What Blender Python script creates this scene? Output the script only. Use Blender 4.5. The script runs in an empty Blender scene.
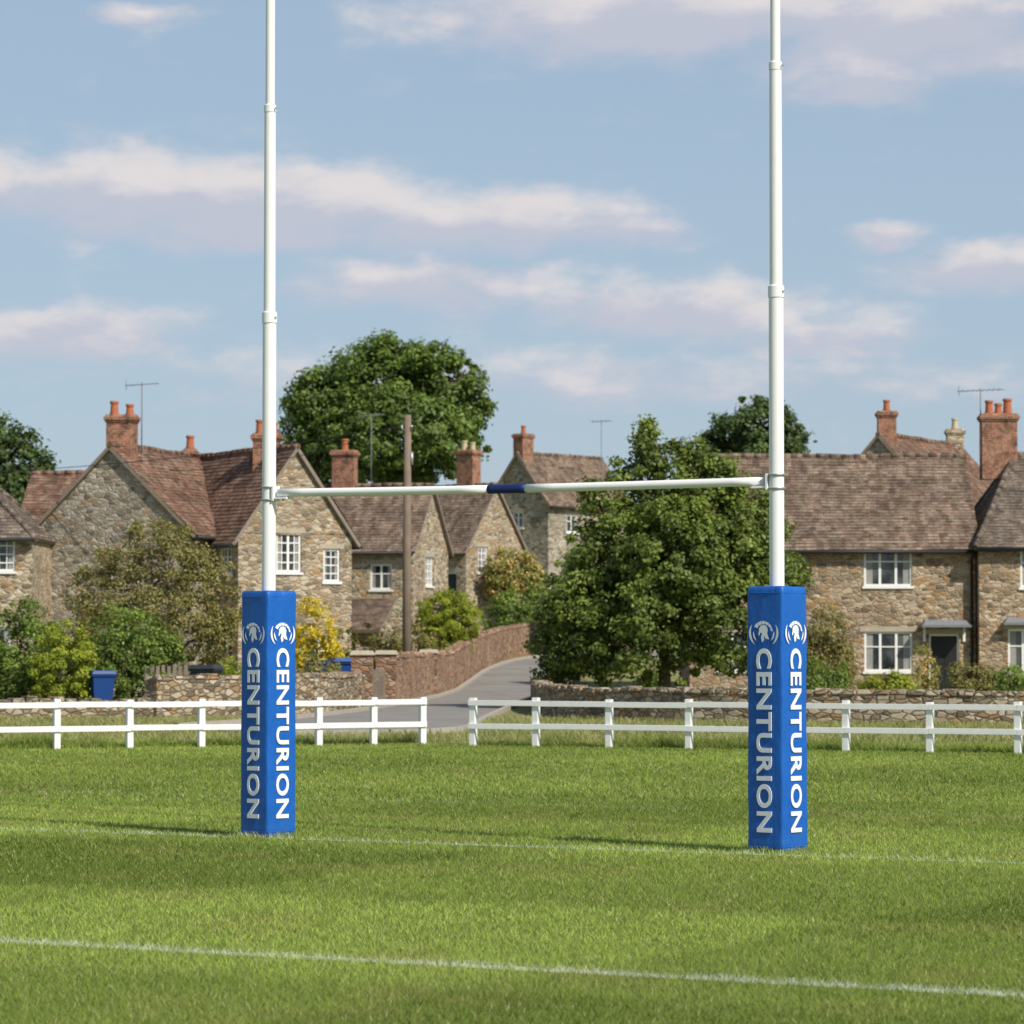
import bpy, math, random
import numpy as np
from mathutils import Vector, Matrix, noise as mn
import bmesh

rng = np.random.default_rng(7)
random.seed(7)
sc = bpy.context.scene
COL = sc.collection

# ------------------------------------------------------------------ helpers
def link(ob, parent=None):
    COL.objects.link(ob)
    if parent is not None:
        ob.parent = parent
    return ob

def empty(name, loc=(0, 0, 0), rot=0.0):
    e = bpy.data.objects.new(name, None)
    e.empty_display_size = 0.3
    e.location = loc
    e.rotation_euler = (0, 0, rot)
    return link(e)

def g(x, y):
    """terrain height"""
    return float(np.interp(y, [-1e4, 108, 116, 130, 160, 200, 260, 400, 1e4],
                           [0, 0, 0.06, 0.5, 1.5, 3.4, 4.6, 5.0, 5.0]))

TAB = np.random.default_rng(3).random((256, 256))
def vnoise(x, y, scale, octv=3, rough=0.5, seed=0):
    tot = np.zeros_like(x); amp = 1.0; s = 0.0
    for o in range(octv):
        X = x * scale + seed * 17.3 + o * 31.7; Y = y * scale + seed * 9.1 + o * 11.9
        xi = np.floor(X).astype(int); yi = np.floor(Y).astype(int)
        fx = X - xi; fy = Y - yi
        fx = fx * fx * (3 - 2 * fx); fy = fy * fy * (3 - 2 * fy)
        a = TAB[xi & 255, yi & 255]; b = TAB[(xi + 1) & 255, yi & 255]
        c = TAB[xi & 255, (yi + 1) & 255]; d = TAB[(xi + 1) & 255, (yi + 1) & 255]
        tot += amp * ((a * (1 - fx) + b * fx) * (1 - fy) + (c * (1 - fx) + d * fx) * fy)
        s += amp; amp *= rough; scale *= 2.03
    return tot / s
def sstep(a, b, x):
    t = np.clip((x - a) / (b - a), 0, 1); return t * t * (3 - 2 * t)

class MB:
    def __init__(self):
        self.v = []; self.f = []; self.m = []; self.sm = []
    def poly(self, pts, m=0, smooth=False):
        n = len(self.v)
        self.v += [tuple(p) for p in pts]
        self.f.append(tuple(range(n, n + len(pts))))
        self.m.append(m); self.sm.append(smooth)
    def box(self, x0, x1, y0, y1, z0, z1, m=0, top=None):
        self.frame_box(Vector((0, 0, 0)), Vector((1, 0, 0)), Vector((0, 1, 0)), x0, x1, z0, z1, y0, y1, m, top)
    def frame_box(self, O, u, n, u0, u1, z0, z1, d0, d1, m=0, top=None):
        t = top or 0
        def P(a, z, d):
            return O + u * a + n * d + Vector((0, 0, z))
        b = [P(u0, z0, d0), P(u1, z0, d0), P(u1, z0, d1), P(u0, z0, d1)]
        c = [P(u0 + t, z1, d0 + t), P(u1 - t, z1, d0 + t), P(u1 - t, z1, d1 - t), P(u0 + t, z1, d1 - t)]
        k = len(self.v)
        self.v += [tuple(p) for p in b + c]
        for q in [(0, 3, 2, 1), (4, 5, 6, 7), (0, 1, 5, 4), (1, 2, 6, 5), (2, 3, 7, 6), (3, 0, 4, 7)]:
            self.f.append(tuple(k + i for i in q)); self.m.append(m); self.sm.append(False)
    def tube(self, pts, rs, n=8, m=0, cap=True):
        pts = [Vector(p) for p in pts]
        k0 = len(self.v)
        for i, p in enumerate(pts):
            a = pts[max(i - 1, 0)]; b = pts[min(i + 1, len(pts) - 1)]
            d = (b - a)
            if d.length < 1e-6: d = Vector((0, 0, 1))
            d.normalize()
            ref = Vector((1, 0, 0)) if abs(d.z) > 0.9 else Vector((0, 0, 1))
            s = d.cross(ref).normalized(); t = d.cross(s)
            for j in range(n):
                an = 2 * math.pi * j / n
                self.v.append(tuple(p + (s * math.cos(an) + t * math.sin(an)) * rs[i]))
        for i in range(len(pts) - 1):
            for j in range(n):
                a = k0 + i * n + j; b = k0 + i * n + (j + 1) % n
                self.f.append((a, b, b + n, a + n)); self.m.append(m); self.sm.append(True)
        if cap:
            self.f.append(tuple(k0 + j for j in range(n))[::-1]); self.m.append(m); self.sm.append(False)
            e = k0 + (len(pts) - 1) * n
            self.f.append(tuple(e + j for j in range(n))); self.m.append(m); self.sm.append(False)
    def turned(self, x, y, prof, n=24, m=0):
        """lathe with separate rings for every segment so that steps stay crisp"""
        for (z0, r0), (z1, r1) in zip(prof, prof[1:]):
            k = len(self.v)
            for z, r in ((z0, r0), (z1, r1)):
                for j in range(n):
                    a = 2 * math.pi * j / n; self.v.append((x + r * math.cos(a), y + r * math.sin(a), z))
            for j in range(n):
                self.f.append((k + j, k + (j + 1) % n, k + n + (j + 1) % n, k + n + j)); self.m.append(m); self.sm.append(z1 - z0 > 0.001)
        k = len(self.v); z, r = prof[-1]
        for j in range(n):
            a = 2 * math.pi * j / n; self.v.append((x + r * math.cos(a), y + r * math.sin(a), z))
        self.f.append(tuple(range(k, k + n))); self.m.append(m); self.sm.append(False)
    def build(self, name, mats, parent=None, bevel=0.0):
        me = bpy.data.meshes.new(name)
        me.from_pydata(self.v, [], self.f)
        for mt in mats: me.materials.append(mt)
        me.polygons.foreach_set("material_index", self.m)
        me.polygons.foreach_set("use_smooth", self.sm)
        uvl = me.uv_layers.new(name="UVMap")
        Z = Vector((0, 0, 1))
        for p in me.polygons:
            nn = p.normal
            t = Z.cross(nn)
            if t.length < 1e-3: t = Vector((1, 0, 0))
            t.normalize(); b = nn.cross(t)
            for li in p.loop_indices:
                co = me.vertices[me.loops[li].vertex_index].co
                uvl.data[li].uv = (co.dot(t), co.dot(b))
        ob = bpy.data.objects.new(name, me)
        link(ob, parent)
        if bevel > 0:
            bm = ob.modifiers.new("bevel", 'BEVEL'); bm.width = bevel; bm.segments = 2; bm.limit_method = 'ANGLE'
        return ob

# ------------------------------------------------------------------ materials
class NT:
    def __init__(self, name=None, tree=None):
        if tree is None:
            self.mat = bpy.data.materials.new(name); self.mat.use_nodes = True
            self.t = self.mat.node_tree; self.t.nodes.clear()
        else:
            self.t = tree
    def n(self, typ):
        return self.t.nodes.new(typ)
    def set(self, sock, v):
        if isinstance(v, bpy.types.NodeSocket): self.t.links.new(v, sock)
        elif isinstance(v, bpy.types.Node): self.t.links.new(v.outputs[0], sock)
        else:
            sock.default_value = v
    def math(self, op, a, b=0.0, c=None, clamp=False):
        nd = self.t.nodes.new('ShaderNodeMath'); nd.operation = op; nd.use_clamp = clamp
        self.set(nd.inputs[0], a); self.set(nd.inputs[1], b)
        if c is not None: self.set(nd.inputs[2], c)
        return nd.outputs[0]
    def vm(self, op, a, b=(0, 0, 0), out=0):
        nd = self.t.nodes.new('ShaderNodeVectorMath'); nd.operation = op
        self.set(nd.inputs[0], a); self.set(nd.inputs[1], b)
        return nd.outputs[out]
    def noise(self, vec, scale, detail=3, rough=0.5, out=0):
        nd = self.t.nodes.new('ShaderNodeTexNoise')
        if vec is not None: self.set(nd.inputs['Vector'], vec)
        nd.inputs['Scale'].default_value = scale; nd.inputs['Detail'].default_value = detail
        nd.inputs['Roughness'].default_value = rough
        return nd.outputs[out]
    def rng(self, v, a, b, c=0.0, d=1.0, smooth=False):
        nd = self.t.nodes.new('ShaderNodeMapRange')
        if smooth: nd.interpolation_type = 'SMOOTHSTEP'
        self.set(nd.inputs[0], v)
        for i, x in enumerate((a, b, c, d)): self.set(nd.inputs[i + 1], x)
        return nd.outputs[0]
    def mix(self, f, a, b, blend='MIX'):
        nd = self.t.nodes.new('ShaderNodeMix'); nd.data_type = 'RGBA'; nd.blend_type = blend
        self.set(nd.inputs[0], f)
        for i, x in ((6, a), (7, b)):
            if isinstance(x, tuple) and len(x) == 3: x = (*x, 1)
            self.set(nd.inputs[i], x)
        return nd.outputs[2]
    def ramp(self, f, stops, interp='LINEAR'):
        nd = self.t.nodes.new('ShaderNodeValToRGB'); cr = nd.color_ramp; cr.interpolation = interp
        while len(cr.elements) < len(stops): cr.elements.new(0.5)
        for e, (p, c) in zip(cr.elements, stops):
            e.position = p; e.color = (*c, 1)
        self.set(nd.inputs[0], f)
        return nd.outputs[0]
    def bump(self, h, strength=0.5, dist=0.02):
        nd = self.t.nodes.new('ShaderNodeBump')
        nd.inputs['Strength'].default_value = strength; nd.inputs['Distance'].default_value = dist
        self.set(nd.inputs['Height'], h)
        return nd.outputs[0]
    def finish(self, color, rough=0.8, normal=None, spec=0.3, metallic=0.0, coat=0.0):
        p = self.t.nodes.new('ShaderNodeBsdfPrincipled')
        if isinstance(color, tuple): color = (*color, 1) if len(color) == 3 else color
        self.set(p.inputs['Base Color'], color); self.set(p.inputs['Roughness'], rough)
        p.inputs['Specular IOR Level'].default_value = spec
        p.inputs['Metallic'].default_value = metallic
        p.inputs['Coat Weight'].default_value = coat
        if normal is not None: self.set(p.inputs['Normal'], normal)
        o = self.t.nodes.new('ShaderNodeOutputMaterial')
        self.t.links.new(p.outputs[0], o.inputs[0])
        return self.mat

def obj_co(N): return N.n('ShaderNodeTexCoord').outputs['Object']
def uv_co(N): return N.n('ShaderNodeTexCoord').outputs['UV']

def m_plain(name, col, rough=0.6, var=0.15, scale=6, bump=0.1, spec=0.3, metallic=0.0):
    N = NT(name); co = obj_co(N)
    n1 = N.noise(co, scale, 3, 0.6)
    c = N.mix(n1, tuple(x * (1 - var) for x in col), tuple(min(1, x * (1 + var)) for x in col))
    nb = N.bump(N.noise(co, scale * 6, 2), bump, 0.01) if bump > 0.1 else None
    return N.finish(c, rough, nb, spec, metallic)

def m_stone(name, dark, mid, light, mortar, sc_=(4.0, 4.0, 8.2)):
    N = NT(name); co = obj_co(N)
    dn = N.noise(co, 4.0, 2, 0.5, out=1)
    d = N.vm('MULTIPLY', N.vm('SUBTRACT', dn, (0.5, 0.5, 0.5)), (0.12, 0.12, 0.06))
    v = N.vm('MULTIPLY', N.vm('ADD', co, d), sc_)
    vo = N.n('ShaderNodeTexVoronoi'); N.set(vo.inputs['Vector'], v); vo.inputs['Scale'].default_value = 1.0
    ve = N.n('ShaderNodeTexVoronoi'); ve.feature = 'DISTANCE_TO_EDGE'
    N.set(ve.inputs['Vector'], v); ve.inputs['Scale'].default_value = 1.0
    sep = N.n('ShaderNodeSeparateColor'); N.set(sep.inputs[0], vo.outputs['Color'])
    c = N.ramp(sep.outputs[0], [(0.0, dark), (0.32, mid), (0.65, tuple(0.5 * (a + b) for a, b in zip(mid, light))), (1.0, light)])
    c = N.mix(N.rng(sep.outputs[1], 0.75, 0.9), c, tuple(x * f for x, f in zip(mid, (1.0, 0.76, 0.52))))
    c = N.mix(N.rng(sep.outputs[2], 0.82, 0.9), c, tuple(x * 0.38 for x in mid))
    fine = N.noise(co, 22, 3, 0.65)
    c = N.mix(0.5, c, N.ramp(fine, [(0.25, (0.34, 0.34, 0.34)), (0.75, (0.78, 0.75, 0.71))]), 'OVERLAY')
    mm = N.rng(ve.outputs['Distance'], 0.03, 0.10, 1, 0)
    c = N.mix(N.math('MULTIPLY', mm, 0.7), c, mortar)
    big = N.noise(co, 0.55, 4, 0.6)
    c = N.mix(N.rng(big, 0.38, 0.66, 0.42, 0.0), c, tuple(x * 0.5 for x in mid))
    h = N.math('ADD', N.rng(ve.outputs['Distance'], 0.0, 0.14), N.math('MULTIPLY', fine, 0.35))
    return N.finish(c, 0.92, N.bump(h, 0.9, 0.04), 0.15)

def m_tiles(name, c1, c2, c3, lichen=(0.34, 0.30, 0.22), lich_amt=0.35):
    N = NT(name); uv = uv_co(N); co = obj_co(N)
    b = N.n('ShaderNodeTexBrick'); N.set(b.inputs['Vector'], uv)
    b.inputs['Scale'].default_value = 1; b.inputs['Brick Width'].default_value = 0.2
    b.inputs['Row Height'].default_value = 0.155; b.inputs['Mortar Size'].default_value = 0.008
    b.inputs['Color1'].default_value = (0, 0, 0, 1); b.inputs['Color2'].default_value = (1, 1, 1, 1)
    b.inputs['Mortar'].default_value = (0, 0, 0, 1); b.inputs['Bias'].default_value = 0.0
    sep = N.n('ShaderNodeSeparateColor'); N.set(sep.inputs[0], b.outputs['Color'])
    c = N.ramp(sep.outputs[0], [(0.0, tuple(x * 0.7 for x in c1)), (0.5, c2), (1.0, tuple(x * 1.15 for x in c3))])
    n1 = N.noise(co, 1.1, 4, 0.62)
    c = N.mix(N.rng(n1, 0.40, 0.60, 0.0, 0.65), c, tuple(x * 0.5 for x in c1))
    n2 = N.noise(co, 3.2, 5, 0.72)
    c = N.mix(N.rng(n2, 0.48, 0.64, 0.0, lich_amt), c, lichen)
    c = N.mix(N.math('MULTIPLY', b.outputs['Fac'], 0.6), c, (0.03, 0.025, 0.02))
    return N.finish(c, 0.9, N.bump(N.math('ADD', sep.outputs[0], n2), 0.5, 0.02), 0.2)

def m_brick(name, c1, c2, mortar, soot=0.8):
    N = NT(name); uv = uv_co(N); co = obj_co(N)
    b = N.n('ShaderNodeTexBrick'); N.set(b.inputs['Vector'], uv)
    b.inputs['Scale'].default_value = 1; b.inputs['Brick Width'].default_value = 0.23
    b.inputs['Row Height'].default_value = 0.08; b.inputs['Mortar Size'].default_value = 0.011
    b.inputs['Color1'].default_value = (*c1, 1); b.inputs['Color2'].default_value = (*c2, 1)
    b.inputs['Mortar'].default_value = (*mortar, 1)
    n1 = N.noise(co, 2.8, 4, 0.7)
    c = N.mix(N.rng(n1, 0.45, 0.62, 0, soot), b.outputs['Color'], (0.075, 0.05, 0.04))
    n2 = N.noise(co, 7, 3, 0.6)
    c = N.mix(N.rng(n2, 0.52, 0.64, 0, 0.55), c, (0.44, 0.29, 0.20))
    return N.finish(c, 0.9, N.bump(N.math('SUBTRACT', n2, b.outputs['Fac']), 0.5, 0.01), 0.15)

def m_leaf(name, dark, light, tip=None, tip_amt=0.0, transl=0.25):
    N = NT(name)
    geo = N.n('ShaderNodeNewGeometry')
    at = N.n('ShaderNodeAttribute'); at.attribute_name = 'tint'
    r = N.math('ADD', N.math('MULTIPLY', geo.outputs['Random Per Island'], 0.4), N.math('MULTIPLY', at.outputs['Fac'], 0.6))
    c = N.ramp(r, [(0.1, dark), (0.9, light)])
    if tip is not None:
        k = N.math('FRACT', N.math('MULTIPLY', geo.outputs['Random Per Island'], 17.3))
        c = N.mix(N.rng(k, 1 - tip_amt, 1 - tip_amt + 0.02), c, tip)
    d = N.n('ShaderNodeBsdfPrincipled'); N.set(d.inputs['Base Color'], c)
    d.inputs['Roughness'].default_value = 0.5; d.inputs['Specular IOR Level'].default_value = 0.3
    tr = N.n('ShaderNodeBsdfTranslucent')
    N.set(tr.inputs[0], N.mix(1.0, c, (1.5, 1.5, 0.8), 'MULTIPLY'))
    mx = N.n('ShaderNodeMixShader'); mx.inputs[0].default_value = transl
    N.t.links.new(d.outputs[0], mx.inputs[1]); N.t.links.new(tr.outputs[0], mx.inputs[2])
    o = N.n('ShaderNodeOutputMaterial'); N.t.links.new(mx.outputs[0], o.inputs[0])
    return N.mat

# pitch geometry constants (metres): goal-line direction / normal
PD = Vector((0.873, -0.487)); PN = Vector((0.487, 0.873))
T_GOAL, T_FRONT, T_BACK = 24.62, 15.37, 30.9

def turf_rgb(x, y, k):
    """mown-turf colour for each blade rooted at x,y; k = per-blade random"""
    t = x * PN.x + y * PN.y; s = x * PD.x + y * PD.y
    wob = (vnoise(x, y, 0.5, 3) - 0.5) * 0.9
    ss = sstep(-0.10, 0.10, -np.sin((s + 8.2 + wob) * 2 * np.pi / 10.0))      # passes across the pitch
    tt = sstep(-0.2, 0.2, np.sin((t - 14.3 + wob * 0.8) * 2 * np.pi / 9.4))   # passes along the pitch
    far = sstep(24, 32, t)
    f = 0.05 + ss * (0.40 - 0.22 * far) + tt * (0.42 - 0.20 * far) + 0.24 * far
    f += (vnoise(x, y, 0.35, 4, 0.6, 1) - 0.5) * 0.45
    f = np.clip(f, 0, 1)[:, None]
    dark = np.array([0.125, 0.185, 0.032]); light = np.array([0.355, 0.455, 0.100])
    c = dark * (1 - f) + light * f
    p = sstep(0.52, 0.78, vnoise(x, y, 1.1, 5, 0.65, 2))[:, None] * 0.45
    c = c * (1 - p) + np.array([0.32, 0.28, 0.10]) * p
    p = sstep(0.55, 0.3, vnoise(x, y, 3.5, 3, 0.6, 3))[:, None] * 0.18
    c = c * (1 - p) + np.array([0.11, 0.165, 0.03]) * p
    c = c * (0.72 + 0.56 * k[:, None])
    k2 = (k * 37.7) % 1.0
    m = (k2 > 0.94)[:, None]
    c = np.where(m, np.array([0.46, 0.41, 0.22]), c)
    fy = sstep(55.0, 58.5, y)[:, None]
    q = vnoise(x, y, 1.3, 4, 0.7, 6)[:, None]
    rough = np.array([0.15, 0.23, 0.05]) * (1 - q) + np.array([0.46, 0.40, 0.20]) * q
    rough = rough * (0.7 + 0.6 * k[:, None])
    c = c * (1 - fy) + rough * fy
    # painted lines
    jit = (vnoise(x, y, 8, 2, 0.5, 7) - 0.5) * 0.07 + (vnoise(x, y, 0.6, 2, 0.5, 11) - 0.5) * 0.10
    wear = sstep(0.28, 0.62, vnoise(x, y, 6, 4, 0.7, 8))
    def line(tc, w, amt): return sstep(w / 2 + 0.05, w / 2, np.abs(t + jit - tc)) * amt
    lm = np.maximum(line(T_GOAL, 0.080, 0.58), np.maximum(line(T_FRONT, 0.13, 0.60), line(T_BACK, 0.05, 0.32)))
    lm = (lm * (0.3 + 0.7 * wear) * (k > 0.12))[:, None]
    return c * (1 - lm) + np.array([0.76, 0.78, 0.74]) * lm

def m_ground():
    N = NT('ground_grass')
    geo = N.n('ShaderNodeNewGeometry'); pos = geo.outputs['Position']
    pp = N.vm('MULTIPLY', pos, (1, 1, 0))
    t = N.vm('DOT_PRODUCT', pp, (PN.x, PN.y, 0), out=1)
    sx = N.n('ShaderNodeSeparateXYZ'); N.set(sx.inputs[0], pos)
    n1 = N.noise(pp, 0.9, 4, 0.65)
    c = N.mix(n1, (0.11, 0.16, 0.03), (0.20, 0.24, 0.06))
    rough = N.mix(n1, (0.12, 0.17, 0.04), (0.34, 0.29, 0.15))
    c = N.mix(N.rng(sx.outputs[1], 56.5, 59.0), c, rough)
    for tc, w_, amt in ((T_GOAL, 0.04, 0.4), (T_FRONT, 0.06, 0.45)):
        d = N.math('ABSOLUTE', N.math('SUBTRACT', t, tc))
        c = N.mix(N.rng(d, w_, w_ + 0.04, amt, 0), c, (0.72, 0.74, 0.70))
    return N.finish(c, 0.95, N.bump(N.noise(pp, 40, 2, 0.7), 0.6, 0.03), 0.1)
def m_blades():
    N = NT('grass_blades')
    at = N.n('ShaderNodeAttribute'); at.attribute_name = 'turf'
    d = N.n('ShaderNodeBsdfDiffuse'); N.set(d.inputs[0], at.outputs['Color'])
    tr = N.n('ShaderNodeBsdfTranslucent'); N.set(tr.inputs[0], at.outputs['Color'])
    mx = N.n('ShaderNodeMixShader'); mx.inputs[0].default_value = 0.22
    N.t.links.new(d.outputs[0], mx.inputs[1]); N.t.links.new(tr.outputs[0], mx.inputs[2])
    o = N.n('ShaderNodeOutputMaterial'); N.t.links.new(mx.outputs[0], o.inputs[0])
    return N.mat

M = {}
M['ground'] = m_ground(); M['blades'] = m_blades()
M['stone_warm'] = m_stone('rubble_stone_warm', (0.21, 0.165, 0.11), (0.42, 0.34, 0.235), (0.62, 0.54, 0.41), (0.56, 0.50, 0.40))
M['stone_grey'] = m_stone('rubble_stone_grey', (0.19, 0.17, 0.135), (0.37, 0.335, 0.265), (0.55, 0.505, 0.42), (0.54, 0.50, 0.42))
M['stone_brown'] = m_stone('rubble_stone_brown', (0.18, 0.13, 0.08), (0.36, 0.275, 0.18), (0.54, 0.44, 0.31), (0.50, 0.43, 0.33))
M['stone_wall'] = m_stone('dry_stone', (0.17, 0.135, 0.095), (0.35, 0.29, 0.21), (0.56, 0.48, 0.37), (0.14, 0.115, 0.085), (4.2, 4.2, 9.5))
M['stone_red'] = m_stone('red_garden_wall', (0.20, 0.12, 0.08), (0.38, 0.24, 0.165), (0.54, 0.40, 0.28), (0.30, 0.24, 0.18), (4.6, 4.6, 10.5))
M['tile_red'] = m_tiles('clay_tiles_red', (0.16, 0.088, 0.062), (0.23, 0.125, 0.088), (0.31, 0.185, 0.13), lich_amt=0.42)
M['tile_brown'] = m_tiles('clay_tiles_brown', (0.145, 0.098, 0.072), (0.215, 0.148, 0.11), (0.29, 0.21, 0.16), lich_amt=0.45)
M['tile_grey'] = m_tiles('clay_tiles_grey', (0.13, 0.10, 0.082), (0.185, 0.142, 0.115), (0.25, 0.20, 0.165), lich_amt=0.4)
M['brick'] = m_brick('chimney_brick', (0.36, 0.13, 0.07), (0.24, 0.085, 0.05), (0.34, 0.27, 0.20))
M['pot_red'] = m_plain('terracotta', (0.40, 0.135, 0.065), 0.85, 0.3, 9)
M['pot_cream'] = m_plain('buff_clay', (0.50, 0.42, 0.28), 0.85, 0.25, 9)
M['white_frame'] = m_plain('window_paint', (0.80, 0.80, 0.77), 0.45, 0.03)
M['lintel'] = m_plain('lintel_stone', (0.40, 0.35, 0.27), 0.9, 0.25, 5, 0.4)
M['iron'] = m_plain('black_iron', (0.025, 0.025, 0.028), 0.5, 0.2)
M['lead'] = m_plain('lead_grey', (0.18, 0.185, 0.20), 0.6, 0.2)
M['wood_pole'] = m_plain('weathered_timber', (0.20, 0.155, 0.115), 0.9, 0.4, 2.5, 0.5)
M['wood_grey'] = m_plain('grey_timber', (0.24, 0.20, 0.16), 0.9, 0.35, 4, 0.5)
M['bark'] = m_plain('bark', (0.12, 0.09, 0.06), 0.95, 0.4, 5, 0.8)
M['door_dark'] = m_plain('door_paint_dark', (0.018, 0.020, 0.020), 0.5, 0.2)
M['bin_blue'] = m_plain('bin_plastic_blue', (0.012, 0.055, 0.22), 0.45, 0.15)
M['bin_black'] = m_plain('bin_plastic_black', (0.03, 0.035, 0.04), 0.45, 0.15)
M['galv'] = m_plain('galvanised', (0.42, 0.43, 0.44), 0.45, 0.15, 10, 0.1, 0.5, 0.6)
M['band_blue'] = m_plain('bar_band_blue', (0.010, 0.024, 0.11), 0.5, 0.1)
M['kerb'] = m_plain('kerb_stone', (0.38, 0.35, 0.30), 0.9, 0.3, 4, 0.5)
M['curtain'] = m_plain('net_curtain', (0.28, 0.28, 0.26), 0.8, 0.3, 9)

def m_glass():
    N = NT('window_glass'); co = obj_co(N)
    n = N.noise(co, 1.3, 2, 0.6)
    c = N.ramp(n, [(0.42, (0.012, 0.015, 0.018)), (0.62, (0.08, 0.085, 0.085))])
    return N.finish(c, 0.06, None, 0.7)
M['glass'] = m_glass()
def m_asphalt():
    N = NT('asphalt'); co = obj_co(N)
    n = N.noise(co, 0.6, 4, 0.65)
    c = N.ramp(n, [(0.3, (0.19, 0.18, 0.165)), (0.7, (0.28, 0.265, 0.24))])
    return N.finish(c, 0.9, N.bump(N.noise(co, 80, 2), 0.4, 0.01), 0.2)
M['asphalt'] = m_asphalt()
def m_whitepaint(name, dirt=0.25):
    N = NT(name); co = obj_co(N)
    n = N.noise(co, 5, 4, 0.7)
    c = N.mix(N.rng(n, 0.5, 0.8, 0, dirt), (0.82, 0.82, 0.81), (0.55, 0.54, 0.47))
    return N.finish(c, 0.42, None, 0.4)
M['white_paint'] = m_whitepaint('white_gloss_paint', 0.12)
M['fence_paint'] = m_whitepaint('fence_paint', 0.4)
def m_pad():
    N = NT('pad_vinyl'); co = obj_co(N)
    st = N.vm('MULTIPLY', co, (1.0, 1.0, 0.35))
    n = N.noise(st, 7, 4, 0.55)
    n2 = N.noise(co, 320, 1, 0.5)
    c = N.mix(N.noise(co, 3, 3, 0.6), (0.005, 0.092, 0.40), (0.009, 0.125, 0.51))
    sp = N.n('ShaderNodeSeparateXYZ'); N.set(sp.inputs[0], co)
    low = N.math('MULTIPLY', N.rng(sp.outputs[2], 0.0, 0.28, 1, 0), N.rng(N.noise(co, 14, 4, 0.7), 0.45, 0.7, 0, 0.5))
    c = N.mix(low, c, (0.07, 0.11, 0.12))
    h = N.math('ADD', n, N.math('MULTIPLY', n2, 0.04))
    return N.finish(c, 0.42, N.bump(h, 0.8, 0.035), 0.4)
M['pad'] = m_pad()
M['print'] = m_plain('printed_white', (0.78, 0.80, 0.84), 0.5, 0.05)

# ------------------------------------------------------------------ ground sheet
def build_ground():
    ys = np.concatenate([np.arange(-60, 0, 10), np.arange(0, 100, 4), np.arange(100, 280, 4), np.arange(280, 600, 40), np.arange(600, 3001, 300)]).astype(float)
    xs = np.concatenate([np.arange(-2000, -100, 200), np.arange(-100, 101, 5), np.arange(200, 2001, 200)]).astype(float)
    V = []; F = []
    for y in ys:
        for x in xs: V.append((x, y, g(x, y)))
    nx = len(xs)
    for j in range(len(ys) - 1):
        for i in range(nx - 1):
            a = j * nx + i
            F.append((a, a + 1, a + nx + 1, a + nx))
    me = bpy.data.meshes.new('ground'); me.from_pydata(V, [], F); me.materials.append(M['ground'])
    link(bpy.data.objects.new('ground', me))
build_ground()

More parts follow.
